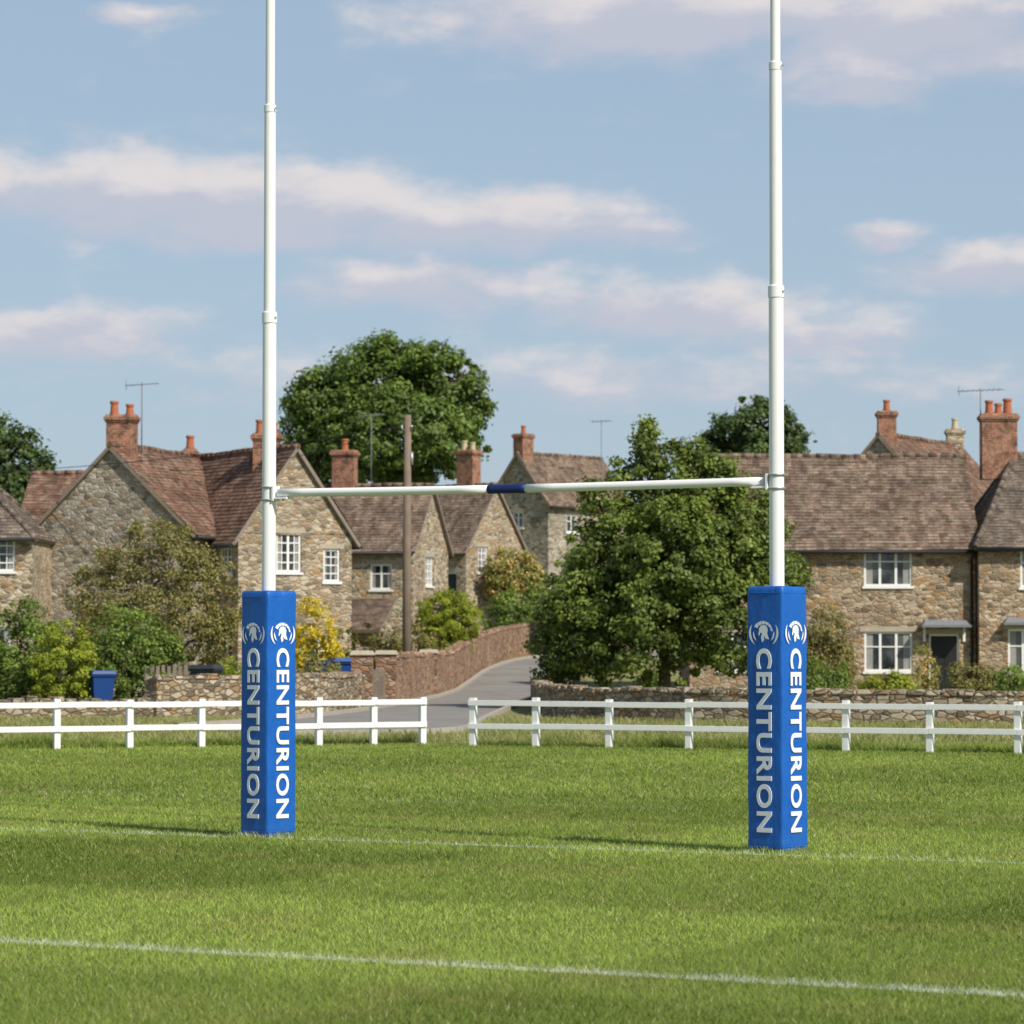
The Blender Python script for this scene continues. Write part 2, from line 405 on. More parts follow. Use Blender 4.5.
# ------------------------------------------------------------------ grass blades (one mesh)
def build_blades():
    P = []; H = []; Wd = []
    def band(y0, y1, dens, h0, h1, w, extra=1.0):
        hw = 0.153 * y1 + extra
        n = int((y1 - y0) * 2 * hw * dens)
        x = rng.uniform(-hw, hw, n); y = rng.uniform(y0, y1, n)
        k = np.abs(x) < 0.153 * y + extra
        x, y = x[k], y[k]
        P.append(np.stack([x, y, np.zeros_like(x)], 1))
        hn = 0.88 + 0.28 * vnoise(x, y, 2.2, 3, 0.6, 9)
        H.append(rng.uniform(h0, h1, len(x)) * hn); Wd.append(np.full(len(x), w) * rng.uniform(0.7, 1.3, len(x)))
    band(13.5, 19, 3000, 0.018, 0.036, 0.0045)
    band(19, 26, 2100, 0.018, 0.036, 0.0058)
    band(26, 36, 1200, 0.018, 0.038, 0.0078)
    band(36, 59, 450, 0.022, 0.045, 0.013)
    for (ax, ay, bx, by) in ((-12, 51.4, -1.5, 57.4), (-0.64, 56.2, 12, 50.0)):
        n = 24000
        t = rng.uniform(0, 1, n); off = np.abs(rng.normal(0, 0.8, n)) - 0.15
        x = ax + (bx - ax) * t; y = ay + (by - ay) * t + off
        P.append(np.stack([x, y, np.zeros(n)], 1))
        nz = vnoise(x, y, 1.2, 3, 0.6, 4)
        H.append(rng.uniform(0.04, 0.10, n) + 0.22 * sstep(0.45, 0.8, nz) * rng.uniform(0.2, 1, n)); Wd.append(rng.uniform(0.008, 0.016, n))
    n = 60000
    x = rng.uniform(-14, 14, n); y = rng.uniform(58, 76, n)
    P.append(np.stack([x, y, np.zeros(n)], 1)); H.append(rng.uniform(0.04, 0.15, n)); Wd.append(rng.uniform(0.014, 0.028, n))
    # unmown tufts round the foot of each pad
    for (cx, cy) in ((-2.117, 29.6), (2.135, 27.4)):
        n = 900
        a = rng.uniform(0, 2 * np.pi, n); r = 0.19 + np.abs(rng.normal(0, 0.07, n))
        P.append(np.stack([cx + r * np.cos(a), cy + r * np.sin(a), np.zeros(n)], 1)); H.append(rng.uniform(0.03, 0.065, n)); Wd.append(rng.uniform(0.005, 0.009, n))
    P = np.concatenate(P); H = np.concatenate(H); Wd = np.concatenate(Wd)
    lx = np.interp(P[:, 1], [60, 62, 67.5, 73, 82], [-4.5, -4.5, -6.6, -5.1, -3.9])
    rx = np.interp(P[:, 1], [60, 62, 63, 72, 84], [-4.4, -4.4, -0.9, -0.7, -0.1])
    k = ~((P[:, 1] > 62) & (P[:, 0] > lx) & (P[:, 0] < rx))
    P, H, Wd = P[k], H[k], Wd[k]
    n = len(P)
    an = rng.uniform(0, 2 * np.pi, n)
    s = np.stack([np.cos(an), np.sin(an), np.zeros(n)], 1) * Wd[:, None] * 0.5
    la = rng.uniform(0, 2 * np.pi, n); lean = rng.uniform(0.3, 1.2, n) * H
    tip = P + np.stack([np.cos(la) * lean, np.sin(la) * lean, H], 1)
    co = np.stack([P - s, P + s, tip], 1).reshape(-1, 3)
    me = bpy.data.meshes.new('grass')
    me.vertices.add(3 * n); me.vertices.foreach_set('co', co.astype(np.float32).ravel())
    me.loops.add(3 * n); me.loops.foreach_set('vertex_index', np.arange(3 * n, dtype=np.int32))
    me.polygons.add(n); me.polygons.foreach_set('loop_start', np.arange(0, 3 * n, 3, dtype=np.int32))
    me.update(calc_edges=True)
    c = turf_rgb(P[:, 0], P[:, 1], rng.random(n))
    rgba = np.ones((n, 4)); rgba[:, :3] = c
    at = me.attributes.new('turf', 'FLOAT_COLOR', 'POINT')
    at.data.foreach_set('color', np.repeat(rgba, 3, axis=0).astype(np.float32).ravel())
    me.materials.append(M['blades'])
    link(bpy.data.objects.new('grass', me))
build_blades()

# ------------------------------------------------------------------ lane
def resample(poly, step):
    pts = [Vector((p[0], p[1], 0)) for p in poly]
    out = [pts[0]]
    for a, b in zip(pts, pts[1:]):
        L = (b - a).length; k = max(1, int(L / step))
        for i in range(1, k + 1): out.append(a.lerp(b, i / k))
    return out
def chaikin(p, it=2):
    p = [Vector((q[0], q[1], 0)) for q in p]
    for _ in range(it):
        o = [p[0]]
        for a, b in zip(p, p[1:]):
            o += [a.lerp(b, 0.25), a.lerp(b, 0.75)]
        o.append(p[-1]); p = o
    return p
Ledge = chaikin([(-6.6, 67.5), (-5.1, 73), (-3.7, 83), (-2.7, 98), (-2.1, 110), (-1.5, 122), (-0.8, 137), (1.0, 149), (6, 155), (18, 158)])
Redge = chaikin([(-4.4, 62), (-0.9, 63), (-0.75, 72), (-0.2, 86), (0.3, 98), (0.9, 110), (1.5, 122), (2.4, 134), (5, 145), (18, 151)])
mb = MB()
K = 60
def at_param(poly, t):
    f = t * (len(poly) - 1); i = min(int(f), len(poly) - 2); return poly[i].lerp(poly[i + 1], f - i)
prev = None
for i in range(K + 1):
    a = at_param(Ledge, i / K); b = at_param(Redge, i / K)
    row = []
    for j in range(5):
        p = a.lerp(b, j / 4); row.append(Vector((p.x, p.y, g(p.x, p.y) + 0.012 + 0.02 * math.sin(j / 4 * math.pi))))
    if prev:
        for j in range(4): mb.poly([prev[j], prev[j + 1], row[j + 1], row[j]], 0, True)
    prev = row
mb.build('road', [M['asphalt']])
mb = MB()
for poly, sgn in ((Ledge, -1), (Redge, 1)):
    pts = [at_param(poly, i / 120) for i in range(121)]
    for a, b in zip(pts, pts[1:]):
        d = (b - a).normalized(); nn = Vector((d.y, -d.x, 0)) * sgn
        za, zb = g(a.x, a.y), g(b.x, b.y)
        q = [a, a + nn * 0.13, b + nn * 0.13, b]
        top = [Vector((p.x, p.y, (za if i < 2 else zb) + 0.10)) for i, p in enumerate(q)]
        bot = [Vector((p.x, p.y, (za if i < 2 else zb) - 0.05)) for i, p in enumerate(q)]
        mb.poly(top); mb.poly([bot[0], top[0], top[3], bot[3]]); mb.poly([bot[1], top[1], top[2], bot[2]])
mb.build('kerb', [M['kerb']])

# ------------------------------------------------------------------ dry stone walls
def stone_wall(name, poly, h, th=0.38, seed=0, mat='stone_wall'):
    r = random.Random(seed)
    e = empty(name)
    pts = resample(chaikin(poly, 2), 0.45)
    mb = MB(); n = len(pts)
    L = []; R = []
    for i, p in enumerate(pts):
        d = (pts[min(i + 1, n - 1)] - pts[max(i - 1, 0)]).normalized()
        nn = Vector((d.y, -d.x, 0)); z = g(p.x, p.y)
        hh = h + 0.05 * mn.noise(Vector((p.x * 0.6, p.y * 0.6, seed)))
        j = 0.03 * mn.noise(Vector((p.x * 1.3, p.y * 1.3, 5)))
        L.append((p - nn * (th / 2 + j), z, hh)); R.append((p + nn * (th / 2 + j), z, hh))
    def V(q, k): return Vector((q[0].x, q[0].y, q[1] + (-0.2 if k == 0 else q[2])))
    for i in range(n - 1):
        mb.poly([V(R[i], 0), V(R[i + 1], 0), V(R[i + 1], 1), V(R[i], 1)])
        mb.poly([V(L[i + 1], 0), V(L[i], 0), V(L[i], 1), V(L[i + 1], 1)])
        mb.poly([V(L[i], 1), V(L[i + 1], 1), V(R[i + 1], 1), V(R[i], 1)])
    for i in (0, n - 1):
        mb.poly([V(L[i], 0), V(R[i], 0), V(R[i], 1), V(L[i], 1)])
    mb.build('courses', [M[mat]], e)
    mb = MB()
    pts2 = resample(chaikin(poly, 2), 0.3)
    for a, b in zip(pts2, pts2[1:]):
        d = (b - a); ln = d.length; d.normalize(); nn = Vector((d.y, -d.x, 0))
        z = g(a.x, a.y) + h + 0.05 * mn.noise(Vector((a.x * 0.6, a.y * 0.6, seed)))
        mb.frame_box(Vector((a.x, a.y, z)), d, nn, 0.01, ln - 0.012, -0.02, r.uniform(0.05, 0.13), -th / 2 - r.uniform(0.01, 0.05), th / 2 + r.uniform(0.01, 0.05), 0, 0.02)
    mb.build('coping', [M[mat]], e, 0.02)
    return e
stone_wall('stone_wall', [(7, 162), (4.6, 148), (2.9, 134), (1.6, 112), (0.75, 97), (0.65, 86), (1.0, 78), (2.6, 74), (6, 72), (14, 70), (26, 68)], 0.62, seed=1)
stone_wall('stone_wall', [(-28, 74), (-14, 75), (-8.3, 78)], 0.36, seed=2)
stone_wall('stone_wall', [(-8.3, 78.3), (-6.2, 80.5), (-4.6, 83.5), (-3.95, 87)], 0.85, seed=3)
stone_wall('garden_wall', [(-3.35, 92.5), (-2.75, 104), (-2.0, 120), (-1.2, 138), (0.3, 151), (3, 156), (14, 160)], 1.3, seed=4, mat='stone_red')
for (x, y) in ((-3.85, 87.5), (-3.4, 92.0), (-2.62, 107.0)):
    mb = MB(); e = empty('gate_pier', (x, y, 0))
    mb.box(-0.27, 0.27, -0.27, 0.27, -0.1, 1.38); mb.build('shaft', [M['stone_red']], e)
    mb = MB(); mb.box(-0.33, 0.33, -0.33, 0.33, 1.382, 1.50, 0, 0.06); mb.build('cap', [M['lintel']], e, 0.02)

# ------------------------------------------------------------------ rail fences
def rail_fence(pts):
    e = empty('rail_fence')
    mb = MB(); mr = MB()
    for i, (x, y) in enumerate(pts):
        j = min(i, len(pts) - 2)
        d = Vector((pts[j + 1][0] - pts[j][0], pts[j + 1][1] - pts[j][1], 0)).normalized(); nn = Vector((d.y, -d.x, 0))
        hh = 0.785 + random.uniform(-0.012, 0.012)
        O = Vector((x, y, 0)) + d * random.uniform(-.01, .01)
        mb.frame_box(O, d, nn, -0.052, 0.052, -0.1, hh, -0.052, 0.052)
        if i < len(pts) - 1:
            b = Vector((pts[i + 1][0], pts[i + 1][1], 0)); a = Vector((x, y, 0)); L = (b - a).length; dd = (b - a).normalized(); n2 = Vector((dd.y, -dd.x, 0))
            for z in (0.70, 0.325):
                s = random.uniform(-0.008, 0.008)
                mr.frame_box(a + Vector((0, 0, z + s)), dd, n2, -0.05 if i == 0 else 0.0, L - 0.003 + (0.05 if i == len(pts) - 2 else 0), -0.045, 0.045, 0.053, 0.083)
    mb.build('posts', [M['fence_paint']], e, 0.006)
    mr.build('rails', [M['fence_paint']], e, 0.005)
def lerp_pts(a, b, ts): return [(a[0] + (b[0] - a[0]) * t, a[1] + (b[1] - a[1]) * t) for t in ts]
rail_fence(lerp_pts((-1.5, 57.0), (-8.1, 53.5), [0.0, 0.121, 0.255, 0.39, 0.535, 0.70, 0.865, 1.03, 1.2, 1.37, 1.54, 1.71])[::-1])
rail_fence(lerp_pts((-0.645, 56.0), (7.7, 51.8), [0, 0.125, 0.265, 0.415, 0.56, 0.70, 0.848, 1.0, 1.15, 1.3, 1.45, 1.6, 1.75]))

# ------------------------------------------------------------------ houses
def slope(mb, E0, E1, R0, R1, m=0, course=0.16, seed=0):
    E0, E1, R0, R1 = map(Vector, (E0, E1, R0, R1))
    mid = ((R0 + R1) / 2 - (E0 + E1) / 2)
    n = (E1 - E0).cross(mid).normalized()
    if n.z < 0: n = -n
    k = max(2, int(mid.length / course)); S = max(1, int((E1 - E0).length / 1.2))
    def P(u, v, lift):
        p = E0.lerp(E1, u).lerp(R0.lerp(R1, u), v)
        w = 0.06 * mn.noise(Vector((p.x * 0.5 + seed, p.y * 0.5, p.z * 0.5))) + 0.012 * mn.noise(Vector((p.x * 3, p.y * 3, p.z * 3 + seed)))
        return p + n * (lift + w)
    for i in range(k):
        v0, v1 = i / k, (i + 1) / k
        for s in range(S):
            a, b = s / S, (s + 1) / S
            mb.poly([P(a, v0, 0.026), P(b, v0, 0.026), P(b, v1, 0.008), P(a, v1, 0.008)], m)
            mb.poly([P(a, v0, 0.0), P(b, v0, 0.0), P(b, v0, 0.026), P(a, v0, 0.026)], m)
    mb.poly([E0 - n * 0.10, E1 - n * 0.10, R1 - n * 0.10, R0 - n * 0.10], 1)
    for A, B in ((E0, R0), (E1, R1), (E0, E1)):
        mb.poly([A - n * 0.10, B - n * 0.10, B + n * 0.012, A + n * 0.012], 1)

def window(mw, O, u, n, uc, zc, w, h, lights=2, glaz=2):
    u0, u1, z0, z1 = uc - w / 2, uc + w / 2, zc - h / 2, zc + h / 2
    f = 0.07
    D0, D1 = -0.11, -0.05
    B = lambda a, b, c, d, d0=D0, d1=D1, m=0: mw.frame_box(O, u, n, a, b, c, d, d0, d1, m)
    B(u0, u0 + f, z0, z1); B(u1 - f, u1, z0, z1)
    B(u0 + f, u1 - f, z0, z0 + f); B(u0 + f, u1 - f, z1 - f, z1)
    for i in range(1, lights):
        c = u0 + w * i / lights; B(c - 0.04, c + 0.04, z0 + f, z1 - f, D0 + 0.002, D1 - 0.004)
    for i in range(1, glaz):
        c = z0 + h * (i / glaz if glaz > 2 else 0.62); B(u0 + f, u1 - f, c - 0.02, c + 0.02, D0 + 0.01, D1 - 0.012)
    if glaz > 2:
        for i in range(lights):
            c = u0 + w * (i + 0.5) / lights; B(c - 0.015, c + 0.015, z0 + f, z1 - f, D0 + 0.012, D1 - 0.014)
    P = lambda a, z, d=-0.095: O + u * a + n * d + Vector((0, 0, z))
    mw.poly([P(u0, z0), P(u1, z0), P(u1, z1), P(u0, z1)], 1)
    cw = w * 0.14
    for a, b in ((u0 + f, u0 + f + cw), (u1 - f - cw, u1 - f)):
        mw.poly([P(a, z0 + f, -0.092), P(b, z0 + f, -0.092), P(b, z1 - f, -0.092), P(a, z1 - f, -0.092)], 3)
    mw.frame_box(O, u, n, u0 - 0.06, u1 + 0.06, z0 - 0.08, z0 - 0.002, -0.1, 0.06, 0)
    mw.frame_box(O, u, n, u0 - 0.15, u1 + 0.15, z1 + 0.002, z1 + 0.17, -0.02, 0.012, 2)

def wall_panel(mb, O, u, n, U0, U1, z0, z1, ops):
    us = sorted(set([U0, U1] + [q for o in ops for q in (o[0], o[1])]))
    zs = sorted(set([z0, z1] + [q for o in ops for q in (o[2], o[3])]))
    P = lambda a, z, d=0: O + u * a + n * d + Vector((0, 0, z))
    for a, b in zip(us, us[1:]):
        for c, d in zip(zs, zs[1:]):
            mu, mz = (a + b) / 2, (c + d) / 2
            if any(o[0] < mu < o[1] and o[2] < mz < o[3] for o in ops): continue
            mb.poly([P(a, c), P(b, c), P(b, d), P(a, d)])
    for o in ops:
        a, b, c, d = o; k = -0.16
        mb.poly([P(a, c), P(a, c, k), P(a, d, k), P(a, d)]); mb.poly([P(b, c, k), P(b, c), P(b, d), P(b, d, k)])
        mb.poly([P(a, d), P(a, d, k), P(b, d, k), P(b, d)]); mb.poly([P(a, c, k), P(a, c), P(b, c), P(b, c, k)])

def chimney(parent, x, y, z0, z1, w, d, pots, potmat, mat='brick', rotz=0):
    e = bpy.data.objects.new('chimney', None); link(e, parent); e.location = (x, y, 0); e.rotation_euler = (0, 0, rotz)
    mb = MB()
    mb.box(-w / 2, w / 2, -d / 2, d / 2, z0, z1 - 0.22)
    mb.box(-w / 2 - 0.04, w / 2 + 0.04, -d / 2 - 0.04, d / 2 + 0.04, z1 - 0.22, z1 - 0.15)
    mb.box(-w / 2 - 0.08, w / 2 + 0.08, -d / 2 - 0.08, d / 2 + 0.08, z1 - 0.15, z1 - 0.04)
    mb.box(-w / 2 - 0.04, w / 2 + 0.04, -d / 2 - 0.04, d / 2 + 0.04, z1 - 0.04, z1 + 0.04, 0, 0.03)
    mb.build('stack', [M[mat]], e)
    mp = MB()
    for i in range(pots):
        px = 0 if pots == 1 else -w * 0.26 + w * 0.52 * i / (pots - 1)
        hh = (0.50, 0.40, 0.56)[i % 3]; r = (0.13, 0.12, 0.14)[i % 3]
        mp.turned(px, 0, [(z1 + 0.03, r * 1.25), (z1 + 0.1, r * 1.25), (z1 + 0.1, r * 1.08), (z1 + hh - 0.08, r * 0.92), (z1 + hh - 0.08, r * 1.15), (z1 + hh, r * 1.15), (z1 + hh, r * 0.8), (z1 + hh - 0.12, r * 0.75)], 12)
    mp.build('pots', [M[potmat]], e)
    return e

def house(name, c, rotd, W, L, eave, ridge, base, wall='stone_warm', tile='tile_brown', ops=None, hip=(0, 0), oh=0.16, oe=0.28,
          chim=(), gutters=True, downpipes=()):
    """local X along ridge, 'front' wall = -Y, gables at -X ('west') and +X ('east')"""
    e = empty(name, (c[0], c[1], 0), math.radians(rotd))
    ops = ops or {}
    frames = {
        'front': (Vector((0, -W / 2, 0)), Vector((1, 0, 0)), Vector((0, -1, 0)), L),
        'back': (Vector((0, W / 2, 0)), Vector((-1, 0, 0)), Vector((0, 1, 0)), L),
        'west': (Vector((-L / 2, 0, 0)), Vector((0, -1, 0)), Vector((-1, 0, 0)), W),
        'east': (Vector((L / 2, 0, 0)), Vector((0, 1, 0)), Vector((1, 0, 0)), W)}
    mb = MB(); mw = MB(); md = MB()
    hasdoor = False
    for k, (O, u, n, ln) in frames.items():
        oo = []
        for o in ops.get(k, []):
            uc, zc, w, h = o[:4]; kind = o[4] if len(o) > 4 else 'w2'
            oo.append((uc - w / 2, uc + w / 2, zc - h / 2, zc + h / 2))
            if kind.startswith('w'):
                window(mw, O, u, n, uc, zc, w, h, int(kind[1]), int(kind[2]) if len(kind) > 2 else 2)
            else:
                hasdoor = True
                u0, u1, z0, z1 = oo[-1]
                md.frame_box(O, u, n, u0, u0 + 0.06, z0, z1, -0.13, -0.06, 1); md.frame_box(O, u, n, u1 - 0.06, u1, z0, z1, -0.13, -0.06, 1)
                md.frame_box(O, u, n, u0 + 0.06, u1 - 0.06, z1 - 0.06, z1, -0.13, -0.06, 1)
                md.frame_box(O, u, n, u0 + 0.06, u1 - 0.06, z0, z1 - 0.06, -0.12, -0.09, 0)
                for a in (0.14, 0.54):
                    for (p, q) in ((0.15, 0.42), (0.5, 0.9)):
                        ww = u1 - u0 - 0.16
                        md.frame_box(O, u, n, u0 + 0.08 + ww * a, u0 + 0.08 + ww * (a + 0.32), z0 + (z1 - z0) * p, z0 + (z1 - z0) * q, -0.09, -0.078, 0)
                md.frame_box(O, u, n, u0 - 0.15, u1 + 0.15, z1 + 0.002, z1 + 0.17, -0.02, 0.012, 2)
                if kind == 'dh':
                    md.frame_box(O, u, n, u0 - 0.32, u1 + 0.32, z1 + 0.22, z1 + 0.30, 0.0, 0.75, 3)
                    md.frame_box(O, u, n, u0 - 0.28, u1 + 0.28, z1 + 0.30, z1 + 0.46, 0.0, 0.62, 3, 0.12)
                    for a in (u0 - 0.2, u1 + 0.12):
                        md.frame_box(O, u, n, a, a + 0.08, z1 - 0.25, z1 + 0.22, 0.0, 0.08, 1)
        wall_panel(mb, O, u, n, -ln / 2, ln / 2, base, eave, oo)
    for k, sgn, hp in (('west', -1, hip[0]), ('east', 1, hip[1])):
        if hp == 0:
            x = sgn * L / 2
            mb.poly([(x, -W / 2, eave), (x, W / 2, eave), (x, 0, ridge - 0.02)])
    mb.build('walls', [M[wall]], e)
    if mw.v: mw.build('windows', [M['white_frame'], M['glass'], M['lintel'], M['curtain']], e)
    if hasdoor: md.build('door', [M['door_dark'], M['white_frame'], M['lintel'], M['lead']], e)
    sl = (ridge - eave) / (W / 2); ez = eave - oe * sl + 0.05; rz = ridge + 0.05
    x0 = -L / 2 - oh; x1 = L / 2 + oh; yo = W / 2 + oe
    r0 = -L / 2 + hip[0] if hip[0] else x0; r1 = L / 2 - hip[1] if hip[1] else x1
    mr = MB()
    sd = c[0] * 3.1
    slope(mr, (x0, -yo, ez), (x1, -yo, ez), (r0, 0, rz), (r1, 0, rz), 0, seed=sd)
    slope(mr, (x1, yo, ez), (x0, yo, ez), (r1, 0, rz), (r0, 0, rz), 0, seed=sd + 9)
    if hip[0]: slope(mr, (x0, yo, ez), (x0, -yo, ez), (r0, 0.01, rz), (r0, -0.01, rz), 0, seed=sd)
    if hip[1]: slope(mr, (x1, -yo, ez), (x1, yo, ez), (r1, -0.01, rz), (r1, 0.01, rz), 0, seed=sd)
    def ridge_line(A, B):
        A = Vector(A); B = Vector(B); k = max(1, int((B - A).length / 0.42))
        for i in range(k):
            a = A.lerp(B, i / k); b = A.lerp(B, (i + 0.97) / k)
            j = Vector((0, 0, random.uniform(-0.015, 0.015) + 0.06 * mn.noise(Vector((a.x * 0.5 + sd, a.y * 0.5, 0)))))
            mr.tube([a + j, b + j], [0.11, 0.10], 8, 0)
    ridge_line((r0, 0, rz), (r1, 0, rz))
    if hip[0]:
        ridge_line((x0, -yo, ez), (r0, 0, rz)); ridge_line((x0, yo, ez), (r0, 0, rz))
    if hip[1]:
        ridge_line((x1, -yo, ez), (r1, 0, rz)); ridge_line((x1, yo, ez), (r1, 0, rz))
    mr.build('roof', [M[tile], M['wood_grey']], e)
    if gutters:
        mg = MB()
        for s in (-1, 1):
            mg.tube([(x0 + 0.05, s * (yo + 0.03), ez - 0.05), (x1 - 0.05, s * (yo + 0.03), ez - 0.05)], [0.06, 0.06], 8)
        for dx in downpipes:
            mg.tube([(dx, -yo - 0.02, ez - 0.08), (dx, -W / 2 - 0.07, ez - 0.35), (dx, -W / 2 - 0.07, base)], [0.045] * 3, 8)
        mg.build('gutter', [M['iron']], e)
    for ch in chim: chimney(e, *ch)
    return e

# right-hand terrace
house('stone_house', (10.65, 116.5), 0, 7.0, 9.5, 4.97, 8.05, -0.3, 'stone_brown', 'tile_brown',
      {'front': [(12.5 - 10.65, 4.25, 1.6, 1.32, 'w3'), (12.5 - 10.65, 1.42, 1.6, 1.32, 'w3'), (14.35 - 10.65, 0.98, 1.0, 2.04, 'dh'),
                 (7.6 - 10.65, 4.2, 1.5, 1.3, 'w3'), (7.6 - 10.65, 1.42, 1.6, 1.3, 'w3')]}, downpipes=(4.62,))
house('stone_house', (19.6, 116.2), 0, 7.4, 8.3, 5.02, 8.1, -0.3, 'stone_brown', 'tile_grey',
      {'front': [(17.62 - 19.6, 4.2, 1.6, 1.32, 'w3'), (17.15 - 19.6, 1.42, 1.5, 1.5, 'w3'), (21.5 - 19.6, 4.2, 1.5, 1.3, 'w3'), (19.6 - 19.6, 1.0, 1.0, 2.05, 'dh')]},
      hip=(1.75, 0), chim=[(-2.95, 0, 7.3, 9.5, 1.2, 0.7, 3, 'pot_red')])
# flat hood above the bay at the right-hand end
e = empty('window_hood', (17.15, 112.5, 0)); mb = MB(); mb.box(-0.95, 0.95, -0.45, 0, 2.30, 2.38); mb.box(-0.9, 0.9, -0.40, 0, 2.382, 2.55, 0, 0.1); mb.build('slab', [M['lead']], e)
house('stone_house', (17.4, 144.5), 62, 5.6, 9.5, 7.2, 10.3, 0.5, 'stone_grey', 'tile_red',
      {}, chim=[(-3.9, 0, 9.4, 11.3, 0.75, 0.6, 1, 'pot_red', 'brick', -math.radians(62)), (4.1, 0, 9.4, 11.0, 0.7, 0.6, 1, 'pot_cream', 'stone_warm', -math.radians(62))])
# left pair with the crossed gables
house('stone_house', (-11.8, 117.2), 70, 5.8, 9.0, 5.45, 8.22, -0.3, 'stone_grey', 'tile_red',
      {'west': [(0.6, 2.0, 1.0, 1.2, 'w2')]}, chim=[(-3.7, 0, 7.4, 9.3, 1.0, 0.6, 2, 'pot_red', 'brick', -math.radians(70)), (1.6, 0, 7.7, 8.45, 0.4, 0.4, 1, 'pot_red', 'brick', -math.radians(70))])
house('stone_house', (-7.2 - 4.5 * 0.5, 113 + 4.5 * 0.87), 120, 4.2, 9.0, 5.3, 8.2, -0.3, 'stone_warm', 'tile_red',
      {'west': [(-0.25, 4.7, 0.92, 1.3, 'w24'), (1.35, 4.3, 0.62, 1.1, 'w14'), (0.9, 1.3, 1.1, 1.2, 'w2')],
       'back': [(4.5 - 0.95, 4.55, 1.0, 1.1, 'w24'), (4.5 - 0.95, 1.7, 1.0, 1.1, 'w2')]},
      chim=[(-2.3, 0, 7.4, 8.75, 0.9, 0.6, 2, 'pot_red', 'brick', -math.radians(120))])
# left edge & roofs behind
house('stone_house', (-19.5, 112.2), 0, 6.2, 8.2, 5.25, 7.9, -0.3, 'stone_warm', 'tile_grey',
      {'front': [(3.0, 4.55, 1.1, 1.1, 'w24'), (2.8, 1.6, 1.3, 1.2, 'w2')]}, hip=(3.0, 3.0))
house('stone_house', (-15.0, 128.5), -8, 5.6, 6.2, 5.6, 8.1, 0.1, 'stone_grey', 'tile_red', {})
# mid-distance cottages along the lane
house('stone_house', (-7.29, 136.45), -15, 5.0, 8.4, 5.5, 7.95, 0.1, 'stone_warm', 'tile_brown',
      {'east': [(-0.2, 4.55, 1.1, 1.15, 'w24'), (-0.4, 1.9, 1.2, 1.2, 'w2')], 'front': [(2.9, 4.3, 0.9, 1.0, 'w2'), (1.2, 1.7, 1.0, 2.0, 'd')]},
      chim=[(0.6, 0, 7.1, 9.4, 0.9, 0.6, 1, 'pot_red')])
house('stone_house', (-3.33, 161.6), -37, 4.5, 6.4, 6.2, 9.1, 1.0, 'stone_warm', 'tile_brown',
      {'east': [(-1.0, 5.6, 0.75, 1.2, 'w24'), (0.9, 3.1, 1.0, 1.2, 'w2')], 'front': [(2.1, 3.9, 1.1, 2.2, 'd')]},
      chim=[(1.6, 0, 8.3, 10.8, 0.95, 0.65, 2, 'pot_cream')])
house('stone_house', (2.7, 192.7), 50, 4.4, 7.4, 9.6, 12.3, 2.6, 'stone_grey', 'tile_brown',
      {'west': [(0.0, 8.6, 0.8, 0.9, 'w2')], 'front': [(-1.6, 8.4, 1.0, 1.0, 'w2'), (1.5, 8.4, 1.0, 1.0, 'w2'), (-1.6, 5.6, 1.0, 1.1, 'w2')]},
      chim=[(-3.2, 0, 11.4, 13.4, 0.95, 0.7, 1, 'pot_red')])
e = empty('garden_shed', (-5.6, 119, 0), math.radians(-10))
mb = MB(); mb.box(-1.1, 1.1, -1.2, 1.2, 0, 2.2); mb.build('walls', [M['stone_warm']], e)
mb = MB(); slope(mb, (-1.3, -1.5, 2.15), (1.3, -1.5, 2.15), (-1.3, 1.4, 3.3), (1.3, 1.4, 3.3)); mb.build('roof', [M['tile_brown'], M['wood_grey']], e)
mb = MB(); mb.box(-0.4, 0.4, -1.25, -1.203, 0, 1.95); mb.build('door', [M['door_dark']], e)

